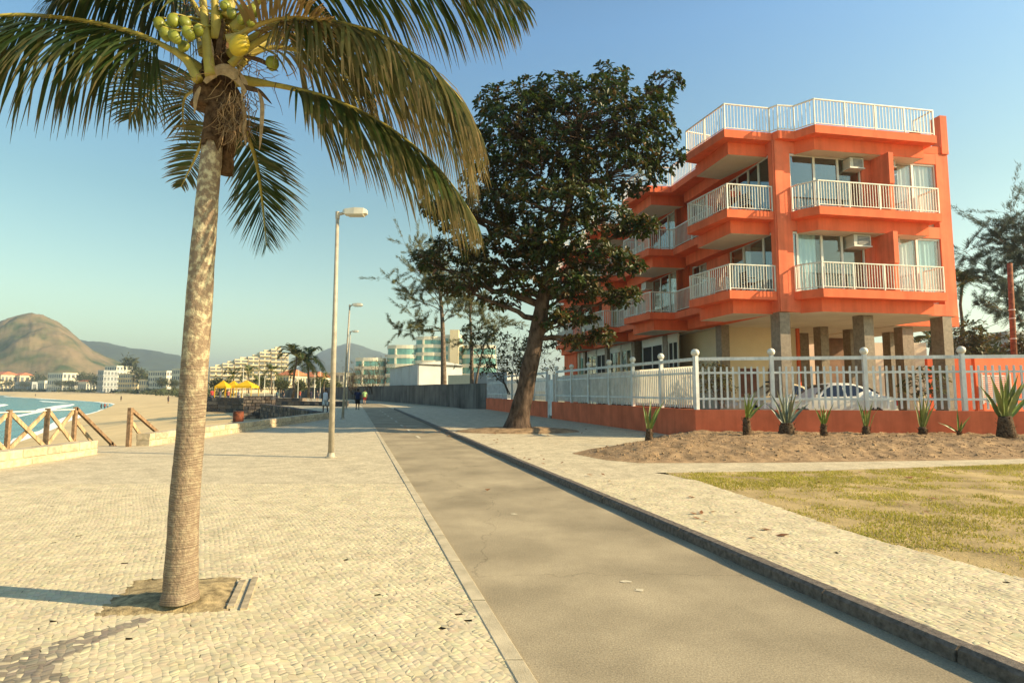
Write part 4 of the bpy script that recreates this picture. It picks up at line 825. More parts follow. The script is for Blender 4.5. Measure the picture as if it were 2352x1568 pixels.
mb.f = [(i * nseg + k, i * nseg + (k + 1) % nseg, (i + 1) * nseg + (k + 1) % nseg, (i + 1) * nseg + k) for i in range(len(C_) - 1) for k in range(nseg)]; mb.a = [0] * len(mb.f)
trunk = obj('trunk', mb, M_bark, tree, True)
# clumps: centre px, half-size px, depth offset, half depth m, rosettes, redness
CL = [(1330, 300, 215, 95, 0, 3.2, 330, .0), (1180, 300, 95, 85, -.6, 2.2, 120, .02), (1470, 300, 90, 80, .4, 2.2, 105, .0), (1400, 195, 55, 45, .3, 1.2, 42, .0), (1525, 195, 46, 22, .6, .8, 26, .0), (1280, 215, 70, 40, -.4, 1.4, 50, .0), (1215, 200, 26, 26, 0, .6, 14, 0), (1130, 240, 38, 32, .2, .9, 24, .0),
      (1230, 400, 170, 45, -.2, 2.6, 120, .1), (1400, 400, 150, 40, .3, 2.4, 90, .08), (1520, 362, 60, 24, .4, 1., 24, .05), (1120, 430, 70, 55, .4, 1.6, 50, .12),
      (1260, 470, 150, 40, -.8, 2.2, 85, .12), (1050, 490, 75, 32, .0, 1.4, 42, .1), (1010, 475, 48, 20, -.3, 1., 20, .08), (1390, 500, 90, 32, -.5, 1.5, 45, .12), (1470, 520, 42, 20, -.3, .8, 20, .05), (1175, 510, 70, 28, .5, 1.5, 30, .14),
      (1060, 570, 90, 26, .1, 1.5, 44, .18), (985, 600, 48, 18, -.2, .9, 20, .2), (1120, 625, 80, 26, .5, 1.4, 40, .22), (1050, 650, 70, 20, -.4, 1.2, 28, .25), (1210, 600, 50, 28, .8, 1.1, 20, .18), (1180, 560, 80, 24, -.6, 1.3, 34, .15),
      (1360, 590, 90, 26, -.5, 1.5, 44, .16), (1440, 610, 40, 18, -.7, .8, 16, .06), (1340, 660, 80, 30, -.2, 1.4, 38, .2), (1430, 680, 50, 20, -.2, .9, 18, .14), (1320, 730, 60, 22, .2, 1.1, 18, .2), (1385, 770, 30, 16, -.6, .5, 14, .3), (1330, 785, 40, 14, -.4, .6, 9, .4), (1150, 690, 55, 16, .2, 1., 12, .2), (1290, 640, 60, 40, -.9, 1.2, 30, .12), (1240, 560, 60, 40, -1.0, 1.2, 30, .12), (1200, 650, 50, 24, -.6, 1., 16, .2), (1285, 540, 70, 40, -1.2, 1.2, 34, .1), (1270, 725, 36, 26, -.7, .7, 10, .15)]
pts = []; outs = []; reds = []; br = MB(); Ls = []
trc = C_[:, :3]
for (cx_, cy_, hx, hy, dy, hd, n, red) in CL:
    c = at(cx_, cy_, TY + dy); sx, sz = hx / FPX * TY, hy / FPX * TY
    # branch leaves the trunk below the clump
    zt = c[2] - .25 * abs(c[0] - np.interp(c[2], trc[:, 2], trc[:, 0])) - .5; zt = min(max(zt, tb[2] + 3.6), trc[-1, 2] - .4); st = np.array([np.interp(zt, trc[:, 2], trc[:, j]) for j in range(3)])
    bp = wobble(st, c, 7, .045, r); L = np.linalg.norm(c - st); br.tube(bp, [max(.02, min(.16, .028 * L + .02)) * (1.05 - .8 * i / 7) for i in range(8)], 7)
    bp = np.array(bp); cp = []; co = []
    for i in range(int(n * (1.75 if cy_ < 450 else 2.4))):
        v = np.array([r.gauss(0, 1) for _ in range(3)]); v /= np.linalg.norm(v); v *= r.uniform(.45, 1.0) ** .6; p = c + v * np.array([sx, hd, sz]); p[2] += .25 * math.sin(p[0] * 1.9 + p[1]) * sz * .5
        o = v * np.array([1, 1, .8]) + np.array([0, 0, .55]); cp.append(p); co.append(o)
        if r.random() < (.35 if cy_ < 450 else .22):
            j = np.argmin(np.linalg.norm(bp - p, axis=1)); j = max(1, j - (1 if j > 2 else 0)); tw = wobble(bp[j], p, 3, .08, r); br.tube(tw, [.022, .017, .012, .007], 4, False)
    Ls += leaf_rosettes(cp, co, 8, .16, .29, r, red)
bo = obj('branches', br, M_bark, tree, True); bo['kind'] = 'stuff'
leaves_to(tree, 'crown', Ls, M_leaf, 300)
mb = MB(); nx = 24
for j in range(nx + 1):
    for i in range(nx + 1):
        x, y = -2.6 + 5.6 * i / nx, -1.6 + 2.6 * j / nx; e = max(0, 1 - (x / 2.5) ** 2 - (y / 1.25) ** 2); mb.v.append((tb[0] + x, tb[1] + y, RZ - .02 + .16 * min(1, e * 1.3) + (.03 * fbm(x * 3, y * 3) if e > 0 else -.05)))
mb.f = [(j * (nx + 1) + i, j * (nx + 1) + i + 1, (j + 1) * (nx + 1) + i + 1, (j + 1) * (nx + 1) + i) for j in range(nx) for i in range(nx)]
struct('tree_pit_soil', mb, M_soil, 'brown soil around the leaning tree trunk', smooth=True)

# ================================================================ CASUARINAS, SHRUBS, FAR PALMS
M_cas = mat('casuarina_needle', (.12, .135, .065), .7, .25, .5, 0, 1, .2, tint=(.24, .22, .09), transl=.45); M_casd = mat('casuarina_needle_dark', (.09, .12, .10), .7, .3, .5, 0, 1, .2, tint=(.13, .15, .10), transl=.4)
M_cbark = mat('casuarina_bark', (.20, .15, .11), .95, .3, 4., .6, 15., .1)
def casuarina(name, lab, Y, stems, boughs, mt, seed, nn=1, dens=95, group='casuarina trees', wdt=.026):
    r = random.Random(seed); b0 = at(stems[0][0][0], stems[0][0][1], Y); t = thing(name, lab, 'tree', (b0[0], b0[1], 0.1), group)
    k = Y / FPX
    for st in stems:
        mb = MB(); c_ = catm([at(p[0], p[1], Y) for p in st], 5); mb.tube(c_, [max(.015, st[0][2] * k * .5 * (1 - .85 * i / len(c_))) for i in range(len(c_))], 9); obj('trunk', mb, M_cbark, t, True)
    br = MB(); V = []; T = []; rl = rootloc(t)
    for (x0, y0, x1, y1, spread, n) in boughs:
        yd = r.gauss(0, 1.1); a, b = at(x0, y0, Y), at(x1, y1, Y + yd); bp = wobble(a, b, 6, .05, r); br.tube(bp, [.05 * (1.1 - i / 6) + .008 for i in range(7)], 5, False)
        L = np.linalg.norm(b - a); dr = (b - a) / L
        for i in range(n):
            u = r.uniform(.25, 1.05); p = np.array([np.interp(min(u, 1) * 6, range(7), [q[j] for q in bp]) for j in range(3)]); off = np.array([r.gauss(0, 1), r.gauss(0, 1), r.gauss(.3, .8)]) * spread * k * (.5 + .9 * u); q = p + off
            tw = q + dr * .4; br.tube([p, (p + q) / 2 + [0, 0, .05], q], [.014, .01, .005], 3, False)
            for s in range(dens):
                o = p + (q - p) * r.uniform(.3, 1.15) + np.array([r.gauss(0, .08) for _ in range(3)]); d = dr * .5 + off / (np.linalg.norm(off) + 1e-6) * .6 + np.array([r.gauss(0, .4), r.gauss(0, .4), r.gauss(-.15, .4)]); d /= np.linalg.norm(d); l = r.uniform(.18, .5); w_ = np.cross(d, [r.gauss(0, 1), r.gauss(0, 1), r.gauss(0, 1)]); w_ *= wdt / (np.linalg.norm(w_) + 1e-6)
                V += [o - w_, o + w_, o + d * l]; T.append(r.random())
    o = obj('branches', br, M_cbark, t, True); o['kind'] = 'stuff'
    V = np.array(V) - rl; o = link('crown', fast_mesh('crown', V, np.arange(len(V)).reshape(-1, 3), mt, tint=np.array(T)), t); o['kind'] = 'stuff'
casuarina('casuarina_tree', 'feathery grey-green casuarina with straight trunk behind the grey wall', 64., [[(1020, 935, 17), (1019, 880, 16), (1018, 800, 15), (1015, 720, 13), (1005, 640, 9), (985, 580, 5)]],
          [(1016, 720, 930, 560, 26, 34), (1016, 715, 885, 640, 22, 34), (1017, 760, 900, 755, 18, 26), (1010, 690, 950, 620, 26, 34), (1012, 690, 1010, 590, 26, 30), (1016, 730, 1060, 620, 28, 34), (1016, 760, 950, 730, 16, 20), (1005, 640, 960, 560, 22, 24), (1018, 740, 1080, 690, 20, 20)], M_cas, 21)
casuarina('casuarina_tree', 'twin-stemmed casuarina left of the leaning tree', 56., [[(1084, 932, 12), (1084, 880, 11), (1083, 800, 10), (1080, 700, 8), (1090, 610, 5)], [(1086, 930, 8), (1094, 875, 8), (1105, 820, 7), (1120, 760, 5)]],
          [(1083, 740, 1050, 650, 24, 26), (1082, 720, 1110, 620, 24, 26), (1084, 780, 1130, 710, 22, 24), (1105, 800, 1150, 730, 20, 20), (1080, 700, 1075, 600, 22, 22), (1100, 820, 1060, 760, 16, 14)], M_cas, 22)
casuarina('casuarina_tree', 'dark spreading casuarina beyond the utility pole at the right', 48., [[(2400, 900, 26), (2385, 760, 22), (2370, 640, 15), (2350, 520, 7)]],
          [(2380, 690, 2215, 575, 26, 46), (2375, 640, 2260, 510, 28, 46), (2372, 620, 2320, 485, 28, 40), (2390, 740, 2240, 700, 18, 32), (2385, 720, 2260, 640, 22, 36), (2370, 620, 2400, 480, 30, 40), (2390, 740, 2300, 680, 22, 30), (2375, 640, 2320, 560, 28, 40), (2375, 660, 2450, 560, 30, 30)], M_casd, 23, dens=110, wdt=.021)
def shrub(name, lab, px, py, Y, w, h, n, seed, mt, l=(.10, .2), group=None, cat='shrub', stems=5, bare=0):
    r = random.Random(seed); k = Y / FPX; b0 = at(px, py, Y); t = thing(name, lab, cat, b0, group); br = MB(); P = []; O = []
    for s in range(stems):
        a = r.uniform(-1, 1); top = b0 + np.array([a * w * k * .45, r.gauss(0, w * k * .2), h * k * r.uniform(.5, .85)]); bp = np.array(wobble(b0 + np.array([a * w * k * .12, 0, 0]), top, 5, .07, r)); br.tube(bp, [.05 * (1.1 - i / 6) * max(.3, h * k / 6) for i in range(6)], 5, False)
        for i in range(n // stems):
            v = np.array([r.gauss(0, .36) * w * k * .5, r.gauss(0, .36) * w * k * .5, abs(r.gauss(0, .5)) * h * k * .45]); p = bp[r.randint(2, 5)] + v * np.array([1, 1, .6]); P.append(p); O.append(v + np.array([0, 0, .3]))
            br.tube([bp[r.randint(1, 5)], p], [.012 * max(.5, h * k / 6), .006], 3, False)
    o = obj('stems', br, M_bark, t, True); o['kind'] = 'stuff'
    if not bare: leaves_to(t, 'crown', leaf_rosettes(P, O, 6, l[0], l[1], r, .25), mt, 0)
    else: leaves_to(t, 'crown', leaf_rosettes(P[::2], O[::2], 3, l[0], l[1], r, .5), mt, 0)
shrub('almond_shrub', 'yellowish young almond shrub behind the fence left of the leaning trunk', 1190, 905, 38., 190, 165, 260, 31, M_leafy, (.16, .3))
shrub('bare_shrub', 'brown nearly bare shrub over the grey wall beside the marquee', 858, 905, 95., 90, 85, 300, 32, M_leafy, (.15, .3), bare=1, stems=12)
shrub('bare_shrub', 'brown twiggy shrub over the grey wall behind the far lamp', 815, 905, 105., 70, 70, 240, 33, M_leafy, (.15, .3), bare=1, stems=10)
shrub('garden_tree', 'round green garden tree between building and utility pole', 2228, 880, 44., 90, 150, 200, 34, M_leafy, (.25, .45), cat='tree')
shrub('garden_shrub', 'yellow-green shrub over the orange wall at the right edge', 2330, 850, 34., 100, 90, 150, 35, M_leafy, (.15, .28))
shrub('flower_shrub', 'yellow-green flowering shrub inside the corner of the fence', 1668, 935, 20.2, 90, 110, 60, 36, M_leafy, (.12, .22), stems=4)
shrub('leafy_plant', 'bright green leafy plant behind the fence near the granite pillars', 2125, 940, 19.6, 80, 110, 30, 37, M_leafy, (.16, .3), stems=3)
def far_palm(lab, px, pyb, pyt, Y, L, seed, n=15, lean=0.):
    r = random.Random(seed); b0 = at(px, pyb, Y); tp_ = at(px + lean, pyt, Y); t = thing('palm_tree', lab, 'palm tree', b0, 'palm trees along the promenade'); mb = MB(); mb.tube(wobble(b0, tp_, 5, .02, r), [.2, .16, .14, .13, .12, .12], 8); obj('trunk', mb, M_cbark, t, True)
    for i in range(n):
        a = i * 2.4 + r.gauss(0, .2); el = r.uniform(-.5, 1.25); d = np.array([math.cos(a) * math.cos(el), math.sin(a) * math.cos(el), math.sin(el)]); L_ = L * r.uniform(.85, 1.1)
        p1 = tp_ + d * L_ * .35; p2 = p1 + (d + np.array([0, 0, -.35])) * L_ * .33; p3 = p2 + (d * .8 + np.array([0, 0, -.95])) * L_ * .32
        frond(t, [tp_, p1, p2, p3], L * .3, .35, .04, 26, seed=seed * 50 + i, rw=.035, lw=.05, start=.15, mat_l=M_leafl)
far_palm('left one of the two tall palms beside the lamp post', 672, 913, 818, 66, 2.9, 41, lean=10)
far_palm('right one of the two tall palms beside the lamp post', 709, 914, 822, 67, 2.8, 42, lean=-2)
far_palm('low palm in front of the terraced hotel, right end', 624, 905, 850, 110, 3., 43, 11); far_palm('low palm in front of the terraced hotel, middle', 571, 903, 855, 120, 3.4, 44, 11); far_palm('low palm in front of the terraced hotel, left end', 535, 902, 862, 120, 3., 45, 11)
far_palm('short palm behind the twin palms at the right', 745, 905, 868, 110, 3., 46, 10)
far_palm('palm top showing beside the right wall of the orange building', 2210, 900, 655, 52, 3., 47, 14); far_palm('palm seen between the granite pillars', 2140, 900, 775, 46, 2.4, 48, 12)

# ================================================================ AGAVES IN THE BED
M_ag = mat('agave_leaf', (.12, .19, .03), .45, .2, 6., 0, 1, .4, tint=(.30, .27, .09), transl=.15); M_agb = mat('agave_leaf_blue', (.085, .13, .12), .5, .15, 6., 0, 1, .4, tint=(.26, .25, .12), transl=.1)
M_stump = mat('agave_stump', (.14, .09, .055), .95, .4, 20., .8, 40., .1)
def agave(lab, px, py, Y, tips, stump, m, wl=.05, seed=0):
    r = random.Random(seed); b0 = at(px, py, Y); b0[2] = bed_h(b0[0], b0[1]) - .02; k = Y / FPX; t = thing('agave_plant', lab, 'plant', b0, 'agave plants in the soil bed')
    sw, sh_ = stump; sw *= .8; sh_ *= .9; mb = MB(); prof = [(0, 1.1), (.15, 1.18), (.35, 1.15), (.55, 1.02), (.75, .98), (1., .8)]; mb.tube([b0 + np.array([0, 0, sh_ * k * q]) for q, _ in prof], [sw * k * .5 * g * (1 + r.gauss(0, .06)) for _, g in prof], 14)
    s_ = obj('stump', mb, M_stump, t, True); sc_ = MB()
    for i in range(26):
        a = r.uniform(0, 6.28); z = r.uniform(.05, .95) * sh_ * k; rr = sw * k * .56; c = b0 + np.array([math.cos(a) * rr, math.sin(a) * rr, z]); d = np.array([math.cos(a), math.sin(a), 1.2]) * .05; sd = np.array([-math.sin(a), math.cos(a), 0]) * .03; sc_.add([c - sd, c + sd, c + d], [(0, 1, 2)])
    o = obj('leaf_scars', sc_, M_stump, s_); o['kind'] = 'stuff'
    base = b0 + np.array([0, 0, sh_ * k * .9])
    for (tx, ty) in tips:
        dy = r.gauss(0, .35) * (1 if abs(tx - px) < 40 else .4); tip = at(tx, ty, Y + dy); L = np.linalg.norm(tip - base); st = base + np.array([(tx - px) * .12 * k, dy * .1, 0]); mid = (st + tip) / 2 + np.array([(tx - px) * -.05 * k, 0, .03 * L])
        c_ = catm([st, mid, tip], 5); V = []; w0 = wl * r.uniform(.85, 1.15)
        for i, q in enumerate(c_):
            u = i / (len(c_) - 1); ww = .75 * w0 * (.55 + .9 * math.sin(math.pi * min(1, u * 1.05 + .12)) ** 1.0) * (1 - u ** 3) * .8 + .002; tt = c_[min(i + 1, len(c_) - 1)] - c_[max(i - 1, 0)]; tt /= np.linalg.norm(tt); sd = np.cross(tt, [.15 * r.choice((-1, 1)), -1, .1]); sd /= np.linalg.norm(sd); nn_ = np.cross(sd, tt); V += [q - sd * ww, q - nn_ * .35 * ww, q + sd * ww]
        mb = MB(); mb.add(V, [(3 * i + j, 3 * i + 3 + j, 3 * i + 4 + j, 3 * i + 1 + j) for i in range(len(c_) - 1) for j in (0, 1)]); mb.a = [min(1, max(0, r.gauss(.25, .22)))] * len(mb.f); obj('blade', mb, m, t, tint=True)
agave('small bright green agave at the left end of the soil bed', 1491, 1008, 16.3, [(1475, 922), (1484, 940), (1496, 912), (1513, 928), (1527, 918), (1505, 945)], (20, 34), M_ag, .045, 1)
agave('agave on a tall ringed stump, second from the left', 1716, 1003, 17.2, [(1709, 905), (1722, 900), (1735, 898), (1757, 925), (1742, 915), (1714, 930)], (20, 46), M_ag, .045, 2)
agave('blue-grey many-bladed agave in front of the parked cars', 1808, 1003, 17.4, [(1757, 925), (1768, 900), (1775, 912), (1783, 893), (1795, 890), (1804, 888), (1815, 900), (1822, 893), (1832, 893), (1845, 915), (1860, 925), (1790, 905), (1812, 925)], (38, 30), M_agb, .055, 3)
agave('thin agave right of the blue-grey one, fourth from the left', 1893, 1008, 16.8, [(1870, 935), (1884, 930), (1891, 928), (1900, 940), (1915, 925), (1908, 945)], (16, 32), M_ag, .04, 4)
agave('spreading agave in front of the white car tail', 1990, 998, 17.6, [(1968, 915), (1978, 930), (1987, 928), (1995, 940), (2005, 920), (2020, 935)], (18, 24), M_ag, .04, 5)
agave('upright green agave under the third fence post from the right', 2120, 1000, 17.4, [(2098, 918), (2110, 905), (2122, 900), (2133, 910), (2150, 925), (2140, 918), (2115, 930)], (20, 22), M_ag, .045, 6)
agave('sparse three-bladed agave, second from the right', 2203, 996, 17.2, [(2198, 935), (2155, 970), (2230, 955), (2210, 965)], (10, 10), M_ag, .035, 7)
agave('largest agave with a thick scaly stump at the right edge', 2312, 1000, 16.2, [(2245, 880), (2272, 855), (2295, 850), (2318, 840), (2340, 855), (2368, 860), (2395, 890), (2308, 868), (2285, 880), (2350, 875), (2265, 915), (2332, 880), (2300, 905)], (36, 58), M_ag, .085, 8)

# ================================================================ STREET LAMPS
M_pole = mat('lamp_pole', (.42, .37, .29), .5, .12, 6., 0, 1, .4); M_head = mat('lamp_head', (.62, .58, .48), .45, .06, 4., 0, 1, .4); M_lens = mat('lamp_lens', (.55, .52, .42), .3, .05, 4.)
def lamp(lab, px, py, topy, lean=0.):
    b0 = gnd(px, py); Y = b0[1]; tz = at(px, topy, Y)[2]; t = thing('street_lamp', lab, 'street lamp', b0, 'street lamps along the bike path'); top = b0 + np.array([lean, 0, tz])
    mb = MB(); mb.tube([b0, b0 + (top - b0) * .5, top], [.075, .06, .042], 14); obj('pole', mb, M_pole, t, True)
    mb = MB(); mb.tube([b0, b0 + np.array([0, 0, .02])], [.14, .14], 14); mb.tube([b0 + np.array([0, 0, .02]), b0 + np.array([0, 0, .12])], [.1, .085], 14); obj('base_plate', mb, M_pole, t)
    mb = MB(); mb.beam(top + np.array([-.02, 0, -.02]), top + np.array([.24, 0, .05]), .05, .06); mb.tube([top + np.array([0, 0, -.12]), top + np.array([0, 0, .06])], [.055, .055], 12); obj('arm', mb, M_pole, t)
    hb = MB(); prof = [(.14, .05, .02, .10), (.2, .10, -.02, .12), (.45, .13, -.03, .15), (.68, .12, -.02, .14), (.76, .08, .01, .10)]; vs = []
    for x, w_, z0, z1 in prof: vs += [top + np.array([x, -w_, z0]), top + np.array([x, w_, z0]), top + np.array([x, w_ * .8, z1]), top + np.array([x, -w_ * .8, z1])]
    n = len(prof); hb.add(vs, [(4 * i + j, 4 * i + (j + 1) % 4, 4 * i + 4 + (j + 1) % 4, 4 * i + 4 + j) for i in range(n - 1) for j in range(4)] + [(3, 2, 1, 0), tuple(4 * (n - 1) + j for j in range(4))]); ho = obj('lamp_housing', hb, M_head, t)
    mb = MB(); mb.obox(top + np.array([.48, 0, -.035]), (.2, 0, 0), (0, .1, 0), (0, 0, .015)); obj('lens', mb, M_lens, ho)
lamp('tall pale street lamp nearest the camera, right of the palm trunk', 760, 1050, 492)
lamp('second street lamp, standing in the tree shade', 787, 962, 702, .25); lamp('third and farthest street lamp along the path', 795, 939, 762, .2)

# ================================================================ BEACH WALLS, STAIRS, RAILINGS
M_blk = [mat('wall_block_%d' % i, c, .9, .14, 8., .5, 50., .15) for i, c in enumerate([(.56, .46, .31), (.50, .41, .28), (.60, .50, .34), (.46, .38, .27)])]
M_mort = mat('mortar', (.48, .40, .28), .95, .12, 6.)
M_rub = [mat('rubble_%d' % i, c, .9, .25, 6., .5, 30., .15) for i, c in enumerate([(.10, .085, .08), (.16, .13, .11), (.08, .08, .085), (.24, .19, .15), (.13, .10, .08)])]
def block_wall(name, lab, a, b, z0, z1, th, bl, bh, mats, jit=.01, mort=M_mort, cap=False, seed=0, group=None):
    r = random.Random(seed); a, b = np.array(a, float), np.array(b, float); d = (b - a); L = np.linalg.norm(d); d /= L; n = np.array([d[1], -d[0]])
    t = thing(name, lab, 'wall', P3(a, z0), group); mb = MB(); c = (a + b) / 2
    mb.obox(P3(c, (z0 + z1) / 2), P3(d, 0) * (L / 2 - .02), P3(n, 0) * (th / 2 - .02), (0, 0, (z1 - z0) / 2 - .015)); obj('core', mb, mort, t)
    nr = max(1, int(round((z1 - z0) / bh))); hh = (z1 - z0) / nr
    for k in range(nr):
        x = -r.uniform(0, bl)
        while x < L:
            w_ = bl * r.uniform(.65, 1.35); x0, x1 = max(0, x), min(L, x + w_); x += w_
            if x1 - x0 < .06: continue
            g = .012; zc = z0 + hh * (k + .5); p = a + d * (x0 + x1) / 2; mb = MB(); ax = P3(d, 0) * ((x1 - x0) / 2 - g); ay = P3(n, 0) * (th / 2 + r.uniform(0, jit)); az = np.array([0, 0, hh / 2 - g])
            cc = P3(p, zc); vs = []
            for sy in (-1, 1):
                for i, j in ((-1, -1), (1, -1), (1, 1), (-1, 1)): vs.append(cc + ax * i * .99 + az * j * .98 + ay * sy * .90 + np.array([r.gauss(0, .004) for _ in range(3)]))
                for i, j in ((-1, -1), (1, -1), (1, 1), (-1, 1)): vs.append(cc + ax * i * (1 - .025 / np.linalg.norm(ax)) + az * j * .84 + ay * sy + np.array([r.gauss(0, .004) for _ in range(3)]))
            q = lambda o: [(o + 4, o + 5, o + 6, o + 7)] + [(o + i, o + (i + 1) % 4, o + 4 + (i + 1) % 4, o + 4 + i) for i in range(4)]
            mb.add(vs, [f[::-1] for f in q(0)] + q(8) + [(i, 8 + i, 8 + (i + 1) % 4, (i + 1) % 4) for i in range(4)]); obj('stone_block', mb, r.choice(mats), t)
    if cap:
        mb = MB(); mb.obox(P3(c, z1 + .03), P3(d, 0) * (L / 2 + .03), P3(n, 0) * (th / 2 + .04), (0, 0, .03)); obj('coping', mb, mort, t)
    return t
block_wall('beach_wall', 'low pale stone wall left of the beach stairs', (-11.1, 3.5), (-11.1, 15.0), -.3, .36, .42, .5, .22, M_blk, seed=1)
block_wall('beach_wall', 'low pale stone wall running away right of the beach stairs', (-11.1, 17.1), (-11.1, 34.0), -.3, .38, .42, .5, .24, M_blk, seed=2)
block_wall('retaining_wall', 'dark rubble retaining wall curving out over the beach', (-11.6, 33.8), (-17.2, 43.5), -1.4, .42, .5, .55, .3, M_rub, .06, M_rub[0], seed=3)
block_wall('retaining_wall', 'far half of the dark rubble retaining wall', (-17.2, 43.5), (-23.8, 54.2), -1.4, .42, .5, .6, .3, M_rub, .06, M_rub[0], seed=4)
block_wall('stone_bastion', 'square dark stone bastion standing on the sand', (-26.9, 57.), (-24.2, 57.6), -1.5, 1.05, 1.6, .5, .3, M_rub, .08, M_rub[0], True, seed=5)
block_wall('seafront_wall', 'long dark stone wall under the yellow tents', (-41., 76), (-26., 71), -1.2, .75, .8, 1.0, .5, M_rub, .06, M_rub[0], seed=6)
block_wall('seafront_wall', 'low dark stone wall in front of the twin palms', (-29, 66), (-17.5, 60), -.3, .42, .5, .8, .36, M_rub, .04, M_rub[0], True, seed=7)
mb = MB(); mb.box(-13.2, -11.32, 10.5, 17.2, -.5, -.01); lnd = struct('stair_landing', mb, M_edge, 'concrete landing at the top of the beach stairs')
st = thing('beach_stairs', 'concrete stairs descending from the promenade to the sand', 'stairs', (-12.2, 17.2, -.4))
for k in range(7): mb = MB(); mb.box(-13.2, -11.5, 17.2 + k * .3 + .002, 17.5 + k * .3, -1.6, -.17 * (k + 1)); obj('step', mb, M_edge, st)
M_wood = mat('weathered_timber', (.50, .36, .21), .85, .25, 10., .4, 60., .15, stretch=(1, 1, .2)); M_woodd = mat('timber_rail_dark', (.30, .19, .11), .85, .25, 10., .3, 60.)
rw = thing('wooden_railing', 'timber railing with crossed braces along the beach stairs landing', 'railing', (-13, 14.5, 0))
xs = [11.2, 12.4, 13.5, 14.6, 15.8, 16.8]; XR = -12.95
for y in xs: mb = MB(); mb.beam((XR, y, -.1), (XR, y, 1.16), .09, .09, (1, 0, 0)); obj('post', mb, M_woodd, rw)
for i in range(len(xs) - 1):
    for s in (0, 1): mb = MB(); a, b = (xs[i] + .04, xs[i + 1] - .04); mb.beam((XR + .03 * (1 - 2 * s), a, .1 if s else 1.05), (XR + .03 * (1 - 2 * s), b, 1.05 if s else .1), .045, .10, (0, 0, 1)); obj('brace', mb, M_wood, rw)
    mb = MB(); mb.tube([(XR, xs[i], 1.1), (XR, xs[i + 1], 1.1)], [.018, .018], 6); obj('rope', mb, M_white, rw)
mb = MB(); mb.beam((XR, 16.8, 1.14), (XR, 18.9, -.42), .09, .09, (0, 0, 1)); obj('handrail', mb, M_woodd, rw); mb = MB(); mb.beam((XR, 18.4, -1.1), (XR, 18.4, .0), .09, .09, (1, 0, 0)); obj('post', mb, M_woodd, rw); mb = MB(); mb.beam((XR, 16.85, .15), (XR, 18.0, -.5), .045, .1); obj('brace', mb, M_wood, rw)
mb = MB(); mb.beam((XR, 16.85, .75), (XR, 17.55, .08), .045, .1); obj('brace', mb, M_wood, rw)
rw2 = thing('stair_handrail', 'timber handrail descending right of the beach stairs', 'railing', (-11.5, 17.2, 0))
mb = MB(); mb.beam((-11.45, 17.0, -.05), (-11.45, 17.0, 1.14), .11, .11, (1, 0, 0)); obj('post', mb, M_woodd, rw2); mb = MB(); mb.beam((-11.45, 17.0, 1.1), (-11.45, 19.4, -.3), .09, .09); obj('handrail', mb, M_woodd, rw2); mb = MB(); mb.beam((-11.45, 17.1, .7), (-11.45, 17.7, .1), .045, .1); obj('brace', mb, M_wood, rw2)
p = at(546, 990, 31.); mb = MB(); mb.tube([(p[0], p[1], -1.0), (p[0], p[1], -.95), (p[0], p[1], .45), (p[0], p[1], .5)], [.24, .27, .27, .25], 16); bn = thing('litter_bin', 'rusty red-brown litter bin on the sand before the retaining wall', 'bin', (p[0], p[1], -1.0)); obj('drum', mb, mat('rusty_drum', (.26, .07, .03), .7, .3, 5.), bn, True)
mb = MB(); mb.tube([(p[0], p[1], .5), (p[0], p[1], .53)], [.27, .27], 16); obj('rim', mb, mat('rusty_rim', (.18, .06, .03), .7, .3, 5.), bn)
